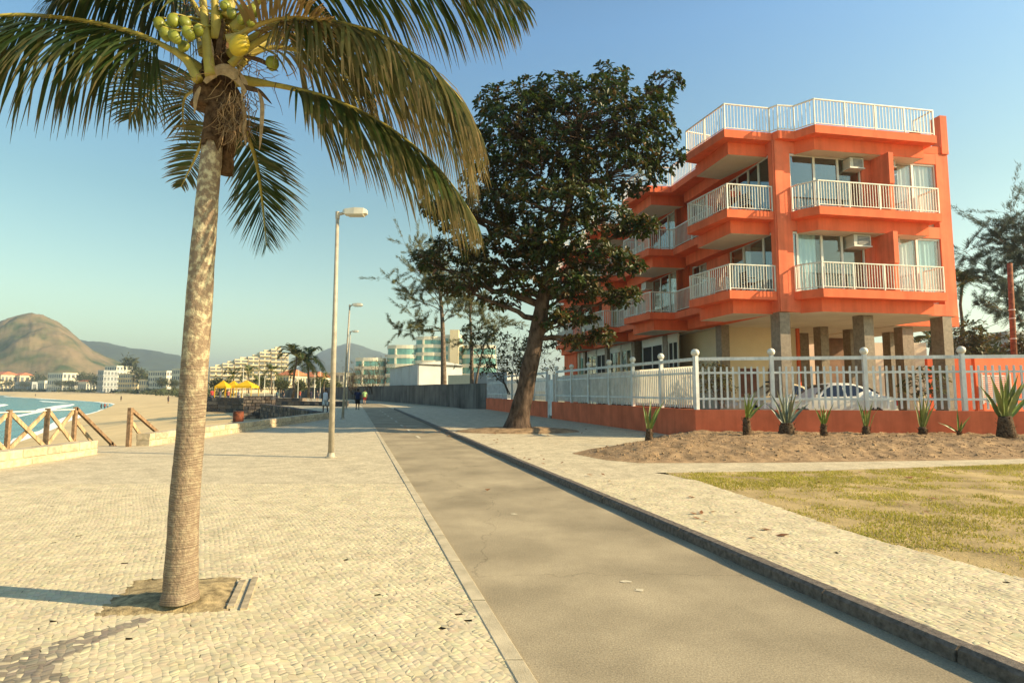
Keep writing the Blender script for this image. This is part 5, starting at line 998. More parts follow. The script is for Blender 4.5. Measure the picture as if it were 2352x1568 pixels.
# ================================================================ PARKED CARS
M_carw = mat('car_paint_white', (.72, .69, .62), .25, .03, 2., 0, 1, .5); M_carc = mat('car_paint_cream', (.62, .52, .36), .3, .03, 2., 0, 1, .5); M_carg = mat('car_window', (.015, .017, .03), .08, .05, 2., 0, 1, .5)
M_tyre = mat('tyre_rubber', (.02, .02, .02), .8, .1, 9.); M_rim = mat('wheel_rim', (.4, .4, .4), .3, .05, 5., 0, 1, .5, metal=.6); M_red = mat('tail_lamp', (.45, .02, .03), .25, .05, 4., 0, 1, .5); M_blackp = mat('black_plastic', (.02, .02, .022), .6, .1, 8.); M_clear = mat('head_lamp', (.6, .6, .58), .15, .03, 4., 0, 1, .5)
def car(lab, x0, x1, yc, z0, paint, ht=1.46, rack=False):
    """sedan along +x: nose at x0, tail at x1"""
    L = x1 - x0; t = thing('parked_car', lab, 'car', ((x0 + x1) / 2, yc, z0), 'cars parked in the yard'); W = .86
    X = lambda u: x0 + u * L; k = ht / 1.46
    top = [(0, .62), (.03, .70), (.12, .80), (.27, .90), (.33, 1.02), (.41, 1.27), (.47, 1.41), (.55, 1.46), (.66, 1.44), (.74, 1.34), (.82, 1.14), (.87, 1.03), (.95, .98), (.99, .90), (1., .60)]
    bot = [.36, .26, .2, .18, .18, .18, .18, .18, .18, .18, .18, .2, .24, .3, .38]
    mb = MB(); n = len(top); V = []
    for (u, zt), zb in zip(top, bot):
        bl = min(zt, .92 + .04 * u); taper = 1 - .16 * (abs(2 * u - 1) ** 5); wl_ = W * taper; wt = wl_ if zt < .95 else wl_ - (zt - .92) * .42
        prof = [(-wl_ * .94, zb), (-wl_, (zb + bl) * .45), (-wl_ * 1.0, bl * .86), (-wl_ * .975, bl), (-(wl_ * .975 + wt) / 2, (bl + zt) / 2 if zt > .95 else bl * 1.0 + .004), (-wt * .93, zt - .03 if zt > .95 else zt + .006), (-wt * .6, zt + .012), (0, zt + .02)]
        prof = prof + [(-p, q) for p, q in prof[-2::-1]]; V += [(X(u), yc + p, z0 + q * k) for p, q in prof]
    m = 15; F = [(i * m + j, i * m + j + 1, (i + 1) * m + j + 1, (i + 1) * m + j) for i in range(n - 1) for j in range(m - 1)] + [tuple(range(m))[::-1], tuple((n - 1) * m + j for j in range(m))] + [(i * m + m - 1, i * m, (i + 1) * m, (i + 1) * m + m - 1) for i in range(n - 1)]
    mb.add(V, F); b = obj('body', mb, paint, t, True)
    for s in (-1, 1):   # side glass, front and rear doors, proud of the body side
        for poly in ([(.345, .97), (.425, 1.27), (.47, 1.365), (.545, 1.385), (.545, .98)], [(.565, .98), (.565, 1.385), (.65, 1.365), (.71, 1.27), (.755, 1.0)]):
            mb = MB(); vs = []
            for u, z in poly: wt = W * (1 - .16 * abs(2 * u - 1) ** 5) * .975 - (z - .92) * .40 + .012; vs += [(X(u), yc + s * wt, z0 + z * k)]
            vs2 = [(a, c - s * .02, d) for a, c, d in vs]; nn_ = len(vs); mb.add(vs + vs2, [tuple(range(nn_)) if s > 0 else tuple(range(nn_))[::-1]] + [(i, (i + 1) % nn_, nn_ + (i + 1) % nn_, nn_ + i) for i in range(nn_)]); obj('side_window', mb, M_carg, t)
        mb = MB(); mb.obox((X(.30), yc + s * .93, z0 + 1.0 * k), (.07, 0, 0), (0, .07, 0), (0, 0, .05)); obj('mirror', mb, paint, t)
        mb = MB(); mb.obox((X(.985), yc + s * .6, z0 + .78 * k), (.045, 0, 0), (0, .17, 0), (0, 0, .12)); obj('tail_light', mb, M_red, t)
        mb = MB(); mb.obox((X(.025), yc + s * .6, z0 + .62 * k), (.05, 0, 0), (0, .17, 0), (0, 0, .06)); obj('headlight', mb, M_clear, t)
        for u in (.19, .80):
            c = np.array([X(u), yc + s * .76, z0 + .31]); mb = MB(); mb.tube([c - [0, .1, 0], c - [0, .09, 0], c + [0, .09, 0], c + [0, .1, 0]], [.28, .31, .31, .28], 20); wo = obj('wheel', mb, M_tyre, t, True)
            mb = MB(); mb.tube([c + [0, s * .101, 0], c + [0, s * .108, 0]], [.19, .17], 16); obj('rim', mb, M_rim, wo)
    for poly in ([(.335, .99, .74), (.455, 1.37, .58)], [(.855, 1.05, .70), (.755, 1.33, .57)]):
        mb = MB(); (u0, za, wa), (u1, zb, wb) = poly; off = -.03 if u0 < u1 else .03
        mb.add([(X(u0) + off, yc - wa, z0 + za * k + .03), (X(u0) + off, yc + wa, z0 + za * k + .03), (X(u1) + off, yc + wb, z0 + zb * k + .035), (X(u1) + off, yc - wb, z0 + zb * k + .035)], [(0, 1, 2, 3)]); obj('windscreen' if u0 < .5 else 'rear_window', mb, M_carg, t)
    for u in (0.004, .994): mb = MB(); mb.obox((X(u), yc, z0 + .42), (.05, 0, 0), (0, .74, 0), (0, 0, .11)); obj('bumper', mb, paint, t)
    if rack:
        for u in (.47, .6): mb = MB(); mb.beam((X(u), yc - .52, z0 + 1.55 * k), (X(u), yc + .52, z0 + 1.55 * k), .05, .03); obj('roof_bar', mb, M_blackp, t)
        for s in (-1, 1): mb = MB(); mb.beam((X(.44), yc + s * .5, z0 + 1.52 * k), (X(.64), yc + s * .5, z0 + 1.52 * k), .03, .05); obj('roof_rail', mb, M_blackp, t)
car('white sedan parked behind the front fence, tail towards the right', 9.5, 13.75, 20.9, .46, M_carw, 1.47)
car('cream car with roof bars parked behind the white sedan', 9.2, 13.3, 24.2, .46, M_carc, 1.50, True)
# ================================================================ PEOPLE
SKIN = [(.30, .17, .10), (.10, .055, .035), (.42, .26, .17)]
def person(lab, base, h, face, shirt, shorts, skin, stride=.35, detail=True, group=None, sleeves=True):
    """walking adult; base = point between the feet, face = heading angle (0 = +y)"""
    base = np.array(base, float); k = h / 1.75; ca, sa = math.cos(face), math.sin(face); t = thing('person', lab, 'person', base, group)
    def P(x, y, z): return base + k * np.array([x * ca - y * sa, x * sa + y * ca, z])
    s = stride; J = {'pel': P(0, 0, .95), 'spine': P(0, .01, 1.15), 'chest': P(0, .02, 1.36), 'neck': P(0, .03, 1.49), 'head0': P(0, .045, 1.57), 'head': P(0, .05, 1.66), 'crown': P(0, .04, 1.72)}
    E = [('pel', 'spine'), ('spine', 'chest'), ('chest', 'neck'), ('neck', 'head0'), ('head0', 'head'), ('head', 'crown')]; R = {'pel': .145, 'spine': .13, 'chest': .155, 'neck': .058, 'head0': .085, 'head': .10, 'crown': .06}
    for g, n in ((-1, 'l'), (1, 'r')):
        f = g * s * .5; J['sh' + n] = P(g * .19, .02, 1.42); J['el' + n] = P(g * .25, -f * .35 - .02, 1.14); J['wr' + n] = P(g * .25, -f * .6 + .1, .90); J['ha' + n] = P(g * .245, -f * .65 + .14, .80)
        J['hip' + n] = P(g * .095, 0, .90); J['kn' + n] = P(g * .10, f * .55 + .05, .49); J['an' + n] = P(g * .10, f * .95 - .03, .085 + max(0, -f) * .25); J['to' + n] = P(g * .115, f * .95 + .15, .035 + max(0, -f) * .05)
        E += [('chest', 'sh' + n), ('sh' + n, 'el' + n), ('el' + n, 'wr' + n), ('wr' + n, 'ha' + n), ('pel', 'hip' + n), ('hip' + n, 'kn' + n), ('kn' + n, 'an' + n), ('an' + n, 'to' + n)]
        for q, rr in (('sh', .07), ('el', .045), ('wr', .032), ('ha', .036), ('hip', .092), ('kn', .06), ('an', .042), ('to', .036)): R[q + n] = rr
    ks = list(J); rl = rootloc(t); me = bpy.data.meshes.new('body'); me.from_pydata([(J[q] - rl).tolist() for q in ks], [(ks.index(a), ks.index(b)) for a, b in E], [])
    o = bpy.data.objects.new('body', me); COL.objects.link(o); o.parent = t; md = o.modifiers.new('skin', 'SKIN'); md.use_smooth_shade = True
    sv = me.skin_vertices[0].data
    for i, q in enumerate(ks): sv[i].radius = (R[q] * k, R[q] * k); sv[i].use_root = q == 'pel'
    sd = o.modifiers.new('sub', 'SUBSURF'); sd.levels = sd.render_levels = 2 if detail else 1
    me.materials.append(mat('skin_%.2f' % skin[0], skin, .6, .08, 8.))
    mb = MB()
    mb.tube([P(0, 0, .88), P(0, .005, 1.0), P(0, .01, 1.15), P(0, .02, 1.32), P(0, .02, 1.43), P(0, .03, 1.5)], [.19 * k, .18 * k, .175 * k, .195 * k, .175 * k, .075 * k], 14)
    if sleeves:
        for g, n in ((-1, 'l'), (1, 'r')): mb.tube([P(g * .12, .02, 1.42), J['sh' + n], J['sh' + n] * .35 + J['el' + n] * .65], [.09 * k, .092 * k, .075 * k], 10)
    obj('shirt', mb, mat('cloth_%.2f_%.2f_%.2f' % shirt, shirt, .9, .08, 12.), t, True)
    mb = MB(); mb.tube([P(0, 0, 1.0), P(0, 0, .9), P(0, 0, .82)], [.17 * k, .185 * k, .17 * k], 14)
    for g, n in ((-1, 'l'), (1, 'r')): mb.tube([J['hip' + n] + [0, 0, .04], J['hip' + n] * .45 + J['kn' + n] * .55, J['kn' + n] * .92 + J['hip' + n] * .08], [.115 * k, .108 * k, .1 * k], 10)
    obj('shorts', mb, mat('cloth_%.2f_%.2f_%.2f' % shorts, shorts, .9, .08, 12.), t, True)
    mb = MB(); mb.ball(P(0, .02, 1.69), .108 * k, 12, 8, (.95, 1., .85)); obj('hair', mb, mat('hair_dark', (.02, .014, .01), .8, .2, 30.), t, True)
    if detail:
        for g, n in ((-1, 'l'), (1, 'r')):
            c = (J['an' + n] + J['to' + n]) / 2; mb = MB(); d = J['to' + n] - J['an' + n]; mb.tube([J['an' + n] - d * .25 + [0, 0, -.02], c, J['to' + n] + d * .25], [.05 * k, .05 * k, .035 * k], 8); obj('shoe', mb, mat('shoe', (.08, .08, .09), .7, .1, 9.), t, True)
    return t
person('man in a navy shirt and black shorts walking away beside the path', gnd(821, 941), 1.80, .25, (.015, .02, .06), (.012, .012, .016), SKIN[1])
person('jogger in a pale green shirt and red shorts beyond the man in navy', gnd(837, 928), 1.74, .3, (.35, .52, .22), (.22, .02, .02), SKIN[2], .6)
person('man in a white tank top and pale shorts walking towards the camera', gnd(747, 947), 1.80, math.pi, (.62, .62, .66), (.50, .52, .52), SKIN[1], .4, sleeves=False)
for i, (px, py, Y, hgt, sh) in enumerate([(232, 941, 148, 1.7, (.05, .05, .06)), (240, 940, 150, 1.65, (.3, .08, .06)), (247, 938.5, 155, 1.5, (.5, .4, .3)), (386, 926, 128, 1.72, (.04, .04, .06)), (278, 921, 180, 1.7, (.08, .06, .05)), (81, 911, 320, 1.8, (.1, .08, .06))]):
    p = at(px, py, Y); person(['bather in dark shorts at the left of the group by the water', 'bather in a red shirt in the middle of the group by the water', 'small bather at the right of the group by the water', 'lone dark figure standing on the open sand', 'tiny figure on the sand near the tip of the surf', 'tiny distant figure on the far beach at the left'][i], p, hgt, rnd.uniform(0, 6), sh, (.05, .05, .08), SKIN[i % 3], .15, False, 'people on the beach')
for i, (px, Y, sh) in enumerate([(487, 80, (.4, .05, .05)), (506, 82, (.1, .1, .12)), (524, 82, (.35, .12, .1)), (548, 84, (.4, .4, .42)), (636, 92, (.05, .15, .2)), (651, 93, (.04, .04, .05)), (688, 90, (.4, .06, .04)), (714, 91, (.06, .05, .1)), (729, 88, (.05, .05, .06))]):
    p = at(px, 906, Y); p[2] = .0 if Y > 86 else .1; person(['person in red left of the yellow tents', 'dark-clad person before the leftmost yellow tent', 'person in rust before the middle yellow tent', 'person in light grey before the largest yellow tent', 'person in teal on the plaza left of the twin palms', 'person in black on the plaza left of the twin palms', 'person in red between the twin palms', 'person in violet right of the twin palms', 'person in dark clothes nearest the man in the tank top'][i], p, rnd.uniform(1.62, 1.8), rnd.uniform(0, 6), sh, (.05, .06, .1), SKIN[i % 3], .2, False, 'people on the plaza')
# ================================================================ GREY WALL, TENTS, MARQUEE, POLE
M_conc = mat('stained_concrete', (.24, .215, .195), .95, .3, .45, .5, 9., .1, col2=(.10, .09, .085), detail=9, streak=(1.1, .55))
gw = thing('grey_wall', 'long stained grey concrete wall behind the far sidewalk', 'wall', (-2.4, 49.2, 0)); gp_ = [(-2.3, 49.2), (-8, 61.5), (-15, 77), (-22, 92), (-29, 106), (-40, 124), (-60, 146)]
for i in range(len(gp_) - 1):
    a, b = np.array(gp_[i]), np.array(gp_[i + 1]); d = (b - a) / np.linalg.norm(b - a); n = np.array([d[1], -d[0]]); z1 = [2.3, 2.35, 2.4, 2.45, 2.4, 2.4][i]; mb = MB(); mb.prism([tuple(a), tuple(b), tuple(b + n * .25), tuple(a + n * .25)], -.1, z1 - .06); o = obj('wall_section', mb, M_conc, gw)
    mb = MB(); mb.prism([tuple(a - n * .03), tuple(b - n * .03), tuple(b + n * .28), tuple(a + n * .28)], z1 - .06, z1); obj('coping', mb, M_conc, o)
M_ylw = mat('yellow_canvas', (.80, .50, .02), .8, .06, 2., transl=.3)
for i, (px, Y, w_) in enumerate([(512, 98, 1.9), (536, 100, 2.0), (566, 97, 2.9)]):
    b0 = at(px, 905, Y); b0[2] = 0.; t = thing('yellow_tent', ['smallest yellow tent, at the left of three', 'middle yellow tent of three on the plaza', 'largest yellow tent with a pyramid roof on the plaza'][i], 'tent', b0, 'yellow tents on the plaza'); h0, h1 = 2.45, 3.45
    mb = MB(); c = [(b0[0] + sx * w_ / 2, b0[1] + sy * w_ / 2, h0) for sx, sy in ((-1, -1), (1, -1), (1, 1), (-1, 1))]; lo_ = [(x, y, h0 - .35) for x, y, z in c]; mb.add(c + lo_ + [(b0[0], b0[1], h1)], [(0, 1, 8), (1, 2, 8), (2, 3, 8), (3, 0, 8), (4, 5, 1, 0), (5, 6, 2, 1), (6, 7, 3, 2), (7, 4, 0, 3)]); obj('canopy', mb, M_ylw, t)
    for x, y, z in c: mb = MB(); mb.beam((x, y, 0), (x, y, h0), .09, .09, (1, 0, 0)); obj('leg', mb, M_ylw, t)
M_tarp = mat('marquee_tarp', (.46, .47, .47), .7, .06, .6, 0, 1, .3); M_tarpc = mat('cream_panel', (.74, .66, .48), .8, .06, .8)
mq = thing('white_marquee', 'white panelled marquee behind the grey wall', 'marquee', (-12, 70, 0)); A_ = at(962, 870, 71.); A2 = at(897, 870, 86.); A3_ = at(1062, 870, 76.)
def vwall(a, b, z0, z1a, z1b, th, nm, m, par):
    a, b = np.array(a[:2]), np.array(b[:2]); d = b - a; d = d / np.linalg.norm(d); n = np.array([-d[1], d[0]]); mb = MB(); mb.add([(*a, z0), (*b, z0), (*b, z1b), (*a, z1a), (*(a + n * th), z0), (*(b + n * th), z0), (*(b + n * th), z1b), (*(a + n * th), z1a)], [(0, 1, 2, 3), (7, 6, 5, 4), (4, 5, 1, 0), (3, 2, 6, 7), (1, 5, 6, 2), (0, 3, 7, 4)]); return obj(nm, mb, m, par)
for i, (u0, u1) in enumerate([(0, .2), (.2, .46), (.46, .73), (.73, 1)]):
    a, b = A2 * (1 - u0) + A_ * u0, A2 * (1 - u1) + A_ * u1; g = (b - a) * .012; vwall(a + g, b - g, 0, 5.0, 5.0, -.12, 'panel', M_tarp, mq)
for i in range(5): u0, u1 = i / 5, (i + 1) / 5; a, b = A_ * (1 - u0) + A3_ * u0, A_ * (1 - u1) + A3_ * u1; vwall(a, b, 0, 5.0, 5.0, .12, 'panel', M_tarp, mq)
mb = MB(); rp_ = [A2 + [-.4, -.2, 0], A_ + [.0, -.5, 0], A3_ + [.4, -.3, 0], A2 + (A3_ - A_) + [0, .6, 0]]; mid0 = (rp_[0] + rp_[3]) / 2; mid1 = (rp_[1] + rp_[2]) / 2; q = lambda p, z: (p[0], p[1], z); mb.add([q(rp_[0], 5.02), q(rp_[1], 5.02), q(mid1, 5.5), q(mid0, 5.5), q(rp_[2], 5.02), q(rp_[3], 5.02)], [(0, 1, 2, 3), (3, 2, 4, 5), (1, 4, 2)]); obj('roof', mb, M_tarp, mq)
mb = MB(); p, q_ = at(1029, 870, 62.), at(1087, 870, 60.); ff = thing('site_fence', 'cream corrugated site fence between marquee and white picket fence', 'fence', (p[0], p[1], 0))
for i in range(8): u0, u1 = i / 8, (i + 1) / 8; a, b = p * (1 - u0) + q_ * u0, p * (1 - u1) + q_ * u1; vwall(a, b - (b - a) * .03, 0, 3.35, 3.35, .05, 'panel', M_tarpc, ff)
wp = thing('white_shed', 'plain white shed wall at the end of the picket fence', 'shed', (-3, 57, 0)); vwall(at(1087, 870, 58.), at(1165, 870, 56.), 0, 3.55, 3.5, .1, 'wall_panel', M_tarp, wp); vwall(at(1165, 870, 56.) , at(1200, 870, 66.), 0, 3.5, 3.5, .1, 'wall_panel', M_tarp, wp)
M_upole = mat('utility_pole', (.28, .10, .05), .9, .25, 6., .4, 30.); ub = at(2330, 880, 33.); ub[2] = 0; up_ = thing('utility_pole', 'reddish-brown utility pole beyond the orange yard wall', 'pole', ub); tpz = at(2319, 605, 33.); mb = MB(); mb.tube([ub, (tpz[0], tpz[1], tpz[2])], [.17, .13], 12); obj('pole', mb, M_upole, up_, True)
for z in (4.7, 5.9, 6.4): mb = MB(); u = (z) / tpz[2]; c = ub * (1 - u) + tpz * u; mb.tube([c - [0, 0, .03], c + [0, 0, .03]], [.175, .175], 12); obj('band', mb, M_frame, up_)
for i, (z, px, py, Y) in enumerate([(5.2, 2205, 760, 60.), (4.6, 2190, 800, 52.)]):
    mb = MB(); a = ub * .3 + tpz * .7; a[2] = z + .8; b = at(px, py, Y); pts_ = [a * (1 - s / 8) + b * (s / 8) - np.array([0, 0, .3 * math.sin(math.pi * s / 8)]) for s in range(9)]; mb.tube(pts_, .018, 5, False); tag(obj('cable', mb, M_blackp, None, origin=a), ['upper black cable running from the utility pole to the left', 'lower black cable running from the utility pole to the left'][i], 'cable', 'cables at the utility pole')
# small litter and remnants
for i, (px, py, z, s) in enumerate([(1120, 1126, 0, .05), (2088, 1098, RZ, .09)]):
    c = gnd(px, py, z) + [0, 0, .012]; mb = MB(); mb.add([c + [-s, 0, .01], c + [0, -s * .4, -.005], c + [s, .01, .02], c + [0, s * .4, .012]], [(0, 1, 2, 3)]); mb.add([c + [-s, 0, .006], c + [0, -s * .4, -.009], c + [s, .01, .016], c + [0, s * .4, .008]], [(3, 2, 1, 0)]); tag(obj('dry_leaf', mb, mat('dry_leaf', (.24, .10, .04), .8, .2, 20.), None, origin=c), ['single dry brown leaf lying on the bike path', 'dry brown leaf lying on the lawn'][i], 'leaf')
V = []; F = []; r = random.Random(8)
for i in range(190):
    if i < 110: x, y = tb[0] + r.gauss(-.5, 2.6), tb[1] + r.gauss(-.6, 1.6); z = RZ + .02
    elif i < 160: y = r.uniform(6, 24); x = pcx(y) + PW + .3 + abs(r.gauss(0, .5)); z = RZ + .006
    else: y = r.uniform(5, 11.5); x = r.uniform(4.5, 10); z = RZ
    if abs(x - tb[0]) < .5 and abs(y - tb[1]) < .4: continue
    a = r.uniform(0, 6.28); l = r.uniform(.03, .08); d = np.array([math.cos(a), math.sin(a), r.uniform(-.1, .3)]) * l; w_ = np.array([-math.sin(a), math.cos(a), r.uniform(-.2, .2)]) * l * .5; c = np.array([x, y, z + .008]); o_ = len(V); V += [c - d, c - w_, c + d, c + w_]; F.append((o_, o_ + 1, o_ + 2, o_ + 3))
o = link('leaf_litter', fast_mesh('leaf_litter', np.array(V), np.array(F), mat('dry_leaf', (.24, .10, .04), .8, .2, 20.))); o['kind'] = 'stuff'; tag(o, 'scattered dry brown leaves around the leaning tree and kerb', 'leaf litter')
M_paint = mat('worn_paint', (.62, .54, .38), .8, .1, 30.)
for i, (px, py) in enumerate([(1437, 1332), (1469, 1352), (1180, 1178)]):
    c = gnd(px, py); r = random.Random(i); mb = MB(); mb.add([(c[0] + math.cos(a) * .05 * r.uniform(.5, 1.2), c[1] + math.sin(a) * .035 * r.uniform(.5, 1.2), -.0075) for a in [k * .7 for k in range(9)]], [tuple(range(9))]); o = struct('paint_remnant', mb, M_paint, 'worn fleck of pale road paint on the bike path')
for k in range(9):
    d = 20 + k * 3.4; mb = MB(); mb.add([(pcx(d) - .05, d, -.0075), (pcx(d) + .05, d, -.0075), (pcx(d + 1) + .05, d + 1, -.0075), (pcx(d + 1) - .05, d + 1, -.0075)], [(0, 1, 2, 3)]); struct('lane_dash', mb, M_paint, 'worn pale centre dash on the bike path')
# ================================================================ FAR TOWN
M_ctr = [mat('house_white', (.72, .66, .52), .85, .06, .2), mat('house_cream', (.70, .58, .38), .85, .06, .2), mat('house_grey', (.42, .43, .42), .85, .06, .2)]; M_tile = mat('roof_tiles', (.52, .18, .08), .9, .15, .6); M_win = mat('far_window', (.16, .17, .17), .3, .1, 1., 0, 1, .5); M_tg = mat('far_teal_glass', (.16, .36, .34), .15, .1, .6, 0, 1, .5)
def house(lab, x0, x1, yt, D, wm, roof=None, dep=14., nf=2, nw=4, rot=-.35, balc=False):
    a, b = at(x0, yt, D), at(x1, yt, D); w_ = np.linalg.norm(b - a); c = (a + b) / 2; h = c[2]; t = thing('house' if nf < 4 else 'apartment_block', lab, 'house' if nf < 4 else 'building', (c[0], c[1], 0), 'houses along the far shore'); ca, sa = math.cos(rot), math.sin(rot); X = np.array([ca, -sa, 0.]) * 1; X = np.array([ca, sa, 0]); Y = np.array([-sa, ca, 0]); w_ *= .95
    mb = MB(); mb.obox((c[0], c[1], h / 2), X * w_ / 2, Y * dep / 2, (0, 0, h / 2)); obj('wall', mb, wm, t)
    fh = h / nf
    for f in range(nf):
        for side, (U, N_, ww) in enumerate(((X, -Y * dep / 2, w_), (Y, X * w_ / 2, dep))):
            m_ = nw if side == 0 else max(2, int(nw * dep / w_)); 
            for k in range(min(m_, 8)):
                cc = np.array([c[0], c[1], fh * (f + .5)]) + N_ * 1.004 + U * ww * ((k + .5) / min(m_, 8) - .5); mb = MB(); nrm = N_ / np.linalg.norm(N_); mb.obox(cc, U * ww / min(m_, 8) * .3, nrm * .06, (0, 0, fh * .27)); wo = obj('window', mb, M_win, t)
        if balc: mb = MB(); mb.obox((c[0], c[1], fh * (f + .12)), X * (w_ / 2 + .6), Y * (dep / 2 + .9), (0, 0, .35)); obj('balcony', mb, wm, t)
    if roof is not None:
        mb = MB(); e = .6; vs = [np.array([c[0], c[1], h]) + X * sx * (w_ / 2 + e) + Y * sy * (dep / 2 + e) for sx, sy in ((-1, -1), (1, -1), (1, 1), (-1, 1))] + [np.array([c[0], c[1], h + dep * .22]) + X * sx * w_ * .28 for sx in (-1, 1)]; mb.add(vs, [(0, 1, 5, 4), (1, 2, 5), (2, 3, 4, 5), (3, 0, 4), (3, 2, 1, 0)]); obj('roof', mb, roof, t)
    else: mb = MB(); mb.obox((c[0], c[1], h + .15), X * (w_ / 2 + .25), Y * (dep / 2 + .25), (0, 0, .15)); obj('roof', mb, wm, t)
house('cream house with red tiled roof at the far left shore', -12, 34, 861, 760, M_ctr[1], M_tile, 22, 2, 6); house('second red-roofed cream house on the far left shore', 36, 70, 862, 770, M_ctr[1], M_tile, 18, 2, 4)
house('low grey building beside the red-roofed houses', 36, 98, 877, 720, M_ctr[2], None, 12, 1, 8); house('white box-like building below the brown hill', 120, 174, 857, 650, M_ctr[0], None, 18, 3, 7); house('low white building at the foot of the hill', 98, 122, 874, 690, M_ctr[0], None, 14, 1, 4)
house('grey apartment block left of the dark pine', 238, 258, 851, 500, M_ctr[2], None, 12, 4, 3, balc=True); house('white stepped block under the dark pine', 254, 294, 841, 540, M_ctr[0], None, 16, 5, 5, balc=True); house('cream apartment block with balconies right of the dark pine', 284, 330, 859, 480, M_ctr[1], None, 14, 4, 6, balc=True)
house('long white block left of the palm trunk', 352, 412, 853, 420, M_ctr[0], None, 14, 4, 9); house('pale block just behind the palm trunk', 408, 440, 848, 400, M_ctr[0], None, 12, 4, 5)
house('small white beach house in the far row', 186, 215, 876, 600, M_ctr[0], M_tile, 10, 1, 4); house('small cream beach house in the far row', 330, 352, 872, 420, M_ctr[1], None, 9, 2, 3)
house('red-roofed villa behind the twin palms', 655, 690, 862, 190, M_ctr[1], M_tile, 9, 2, 4); house('white villa right of the twin palms', 700, 748, 866, 200, M_ctr[0], M_tile, 9, 2, 5); house('white house behind the far lamp', 755, 815, 858, 210, M_ctr[0], None, 10, 2, 5)
house('pale house beyond the utility pole', 2237, 2330, 775, 62, M_ctr[2], None, 7, 2, 3, rot=.1); house('white house at the right edge beyond the pole', 2330, 2420, 790, 66, M_ctr[0], None, 7, 2, 3, rot=.1)
# terraced hotel
ht = thing('terraced_hotel', 'cream terraced hotel stepping up behind the yellow tents', 'hotel', at(560, 897, 400)); HX = np.array([.86, .5, 0]); HY = np.array([-.5, .86, 0])
h0 = at(480, 897, 400); h0[2] = 0; M_hot = M_ctr[1]; x = 0
for k, (x0, x1, yt) in enumerate([(481, 501, 842), (501, 521, 833), (521, 544, 823), (544, 564, 816), (564, 584, 804), (584, 604, 796), (604, 617, 806)]):
    w_ = (x1 - x0) * 400 / FPX / .8; h = at(x0, yt, 400)[2]; c = h0 + HX * (x + w_ / 2); mb = MB(); mb.obox(c + HY * 11 + [0, 0, h / 2], HX * (w_ / 2 - .15), HY * 11, (0, 0, h / 2)); wl2 = obj('wing', mb, M_hot, ht); nf = max(3, int(h / 3.05)); fh = h / nf
    for f in range(1, nf):
        for s in (-.25, .25): mb = MB(); mb.obox(c - HY * .05 + HX * w_ * s + [0, 0, fh * (f + .45)], HX * w_ * .19, HY * .12, (0, 0, fh * .27)); obj('window', mb, M_win, wl2)
        mb = MB(); mb.obox(c - HY * .7 + [0, 0, fh * f + .35], HX * w_ * .46, HY * .7, (0, 0, .4)); obj('balcony', mb, M_hot, wl2)
    if k < 6: mb = MB(); mb.obox(c + HY * 6 + HX * w_ * .2 + [0, 0, h + .9], HX * w_ * .25, HY * 2, (0, 0, .9)); obj('roof_hut', mb, M_hot, wl2)
    x += w_
# curved glass apartment complex
ga = thing('glass_apartments', 'white apartment complex with curved teal glass balconies behind the marquee', 'building', at(980, 897, 210))
for (px, w_, yt, nf) in [(850, 60, 828, 3), (925, 66, 800, 4), (985, 62, 780, 5), (1040, 44, 776, 5), (1100, 70, 800, 4)]:
    nf = int(at(px, yt, 210)[2] / 2.9)
    for f in range(nf + 1):
        c = at(px, 897, 210); c[2] = 0; rx = w_ * 210 / FPX * .66 * (1 - .035 * f); ry = rx * .75; zt = at(px, yt, 210)[2]; fh = zt / nf; z = fh * f; P = [(c[0] + rx * math.cos(a) * abs(math.cos(a)) ** -.25, c[1] + ry * math.sin(a) * abs(math.sin(a) + 1e-9) ** -.25) for a in [2 * math.pi * k / 28 + .01 for k in range(28)]]
        mb = MB(); mb.prism(P, z - .35, z + .95); sb = obj('floor_band', mb, M_ctr[0], ga)
        if f < nf:
            Q = [(c[0] + (p[0] - c[0]) * .93, c[1] + (p[1] - c[1]) * .93) for p in P]; mb = MB(); mb.prism(Q, z + .95, z + fh - .35); obj('glazing', mb, M_tg, sb)
            for k in range(2, 28, 9): p = P[k]; mb = MB(); mb.box(p[0] - .3, p[0] + .3, p[1] - .3, p[1] + .3, z + .95, z + fh - .35); obj('pier', mb, M_ctr[0], sb)
c = at(1043, 800, 205); mb = MB(); mb.box(c[0] - 1.6, c[0] + 1.6, c[1], c[1] + 3, 0, at(1043, 757, 205)[2]); obj('stair_tower', mb, M_ctr[1], ga)
# far trees: one mass of leaf clumps per tree
M_ft = mat('far_tree_leaf', (.055, .075, .03), .8, .3, .1, 0, 1, .2, tint=(.10, .10, .045), transl=.2)
def far_tree(lab, px, pyt, pyb, w_, D, seed, n=260):
    r = random.Random(seed); b0 = at(px, pyb, D); b0[2] = max(0, b0[2]); k = D / FPX; hh = (pyb - pyt) * k; t = thing('far_tree', lab, 'tree', b0, 'trees in the far town'); mb = MB(); mb.tube([b0, b0 + [0, 0, hh * .6]], [.25, .12], 6); obj('trunk', mb, M_cbark, t)
    V = []; T = []; s = .08 * hh + .2
    for i in range(n):
        v = np.array([r.gauss(0, 1), r.gauss(0, 1), r.gauss(0, 1)]); v = v / np.linalg.norm(v) * r.uniform(.4, 1); c = b0 + np.array([v[0] * w_ * k / 2 * (1 + .3 * math.sin(i)), v[1] * w_ * k / 2, hh * .62 + v[2] * hh * .38 * (1 - .3 * math.sin(v[0] * 5))])
        for q in range(3): a = np.array([r.gauss(0, 1) for _ in range(3)]); b = np.array([r.gauss(0, 1) for _ in range(3)]); o = c + a * s * .5; V += [o, o + a * s * .6, o + b * s * .6]; T.append(r.random())
    V = np.array(V) - rootloc(t); o = link('crown', fast_mesh('crown', V, np.arange(len(V)).reshape(-1, 3), M_ft, tint=np.array(T)), t); o['kind'] = 'stuff'
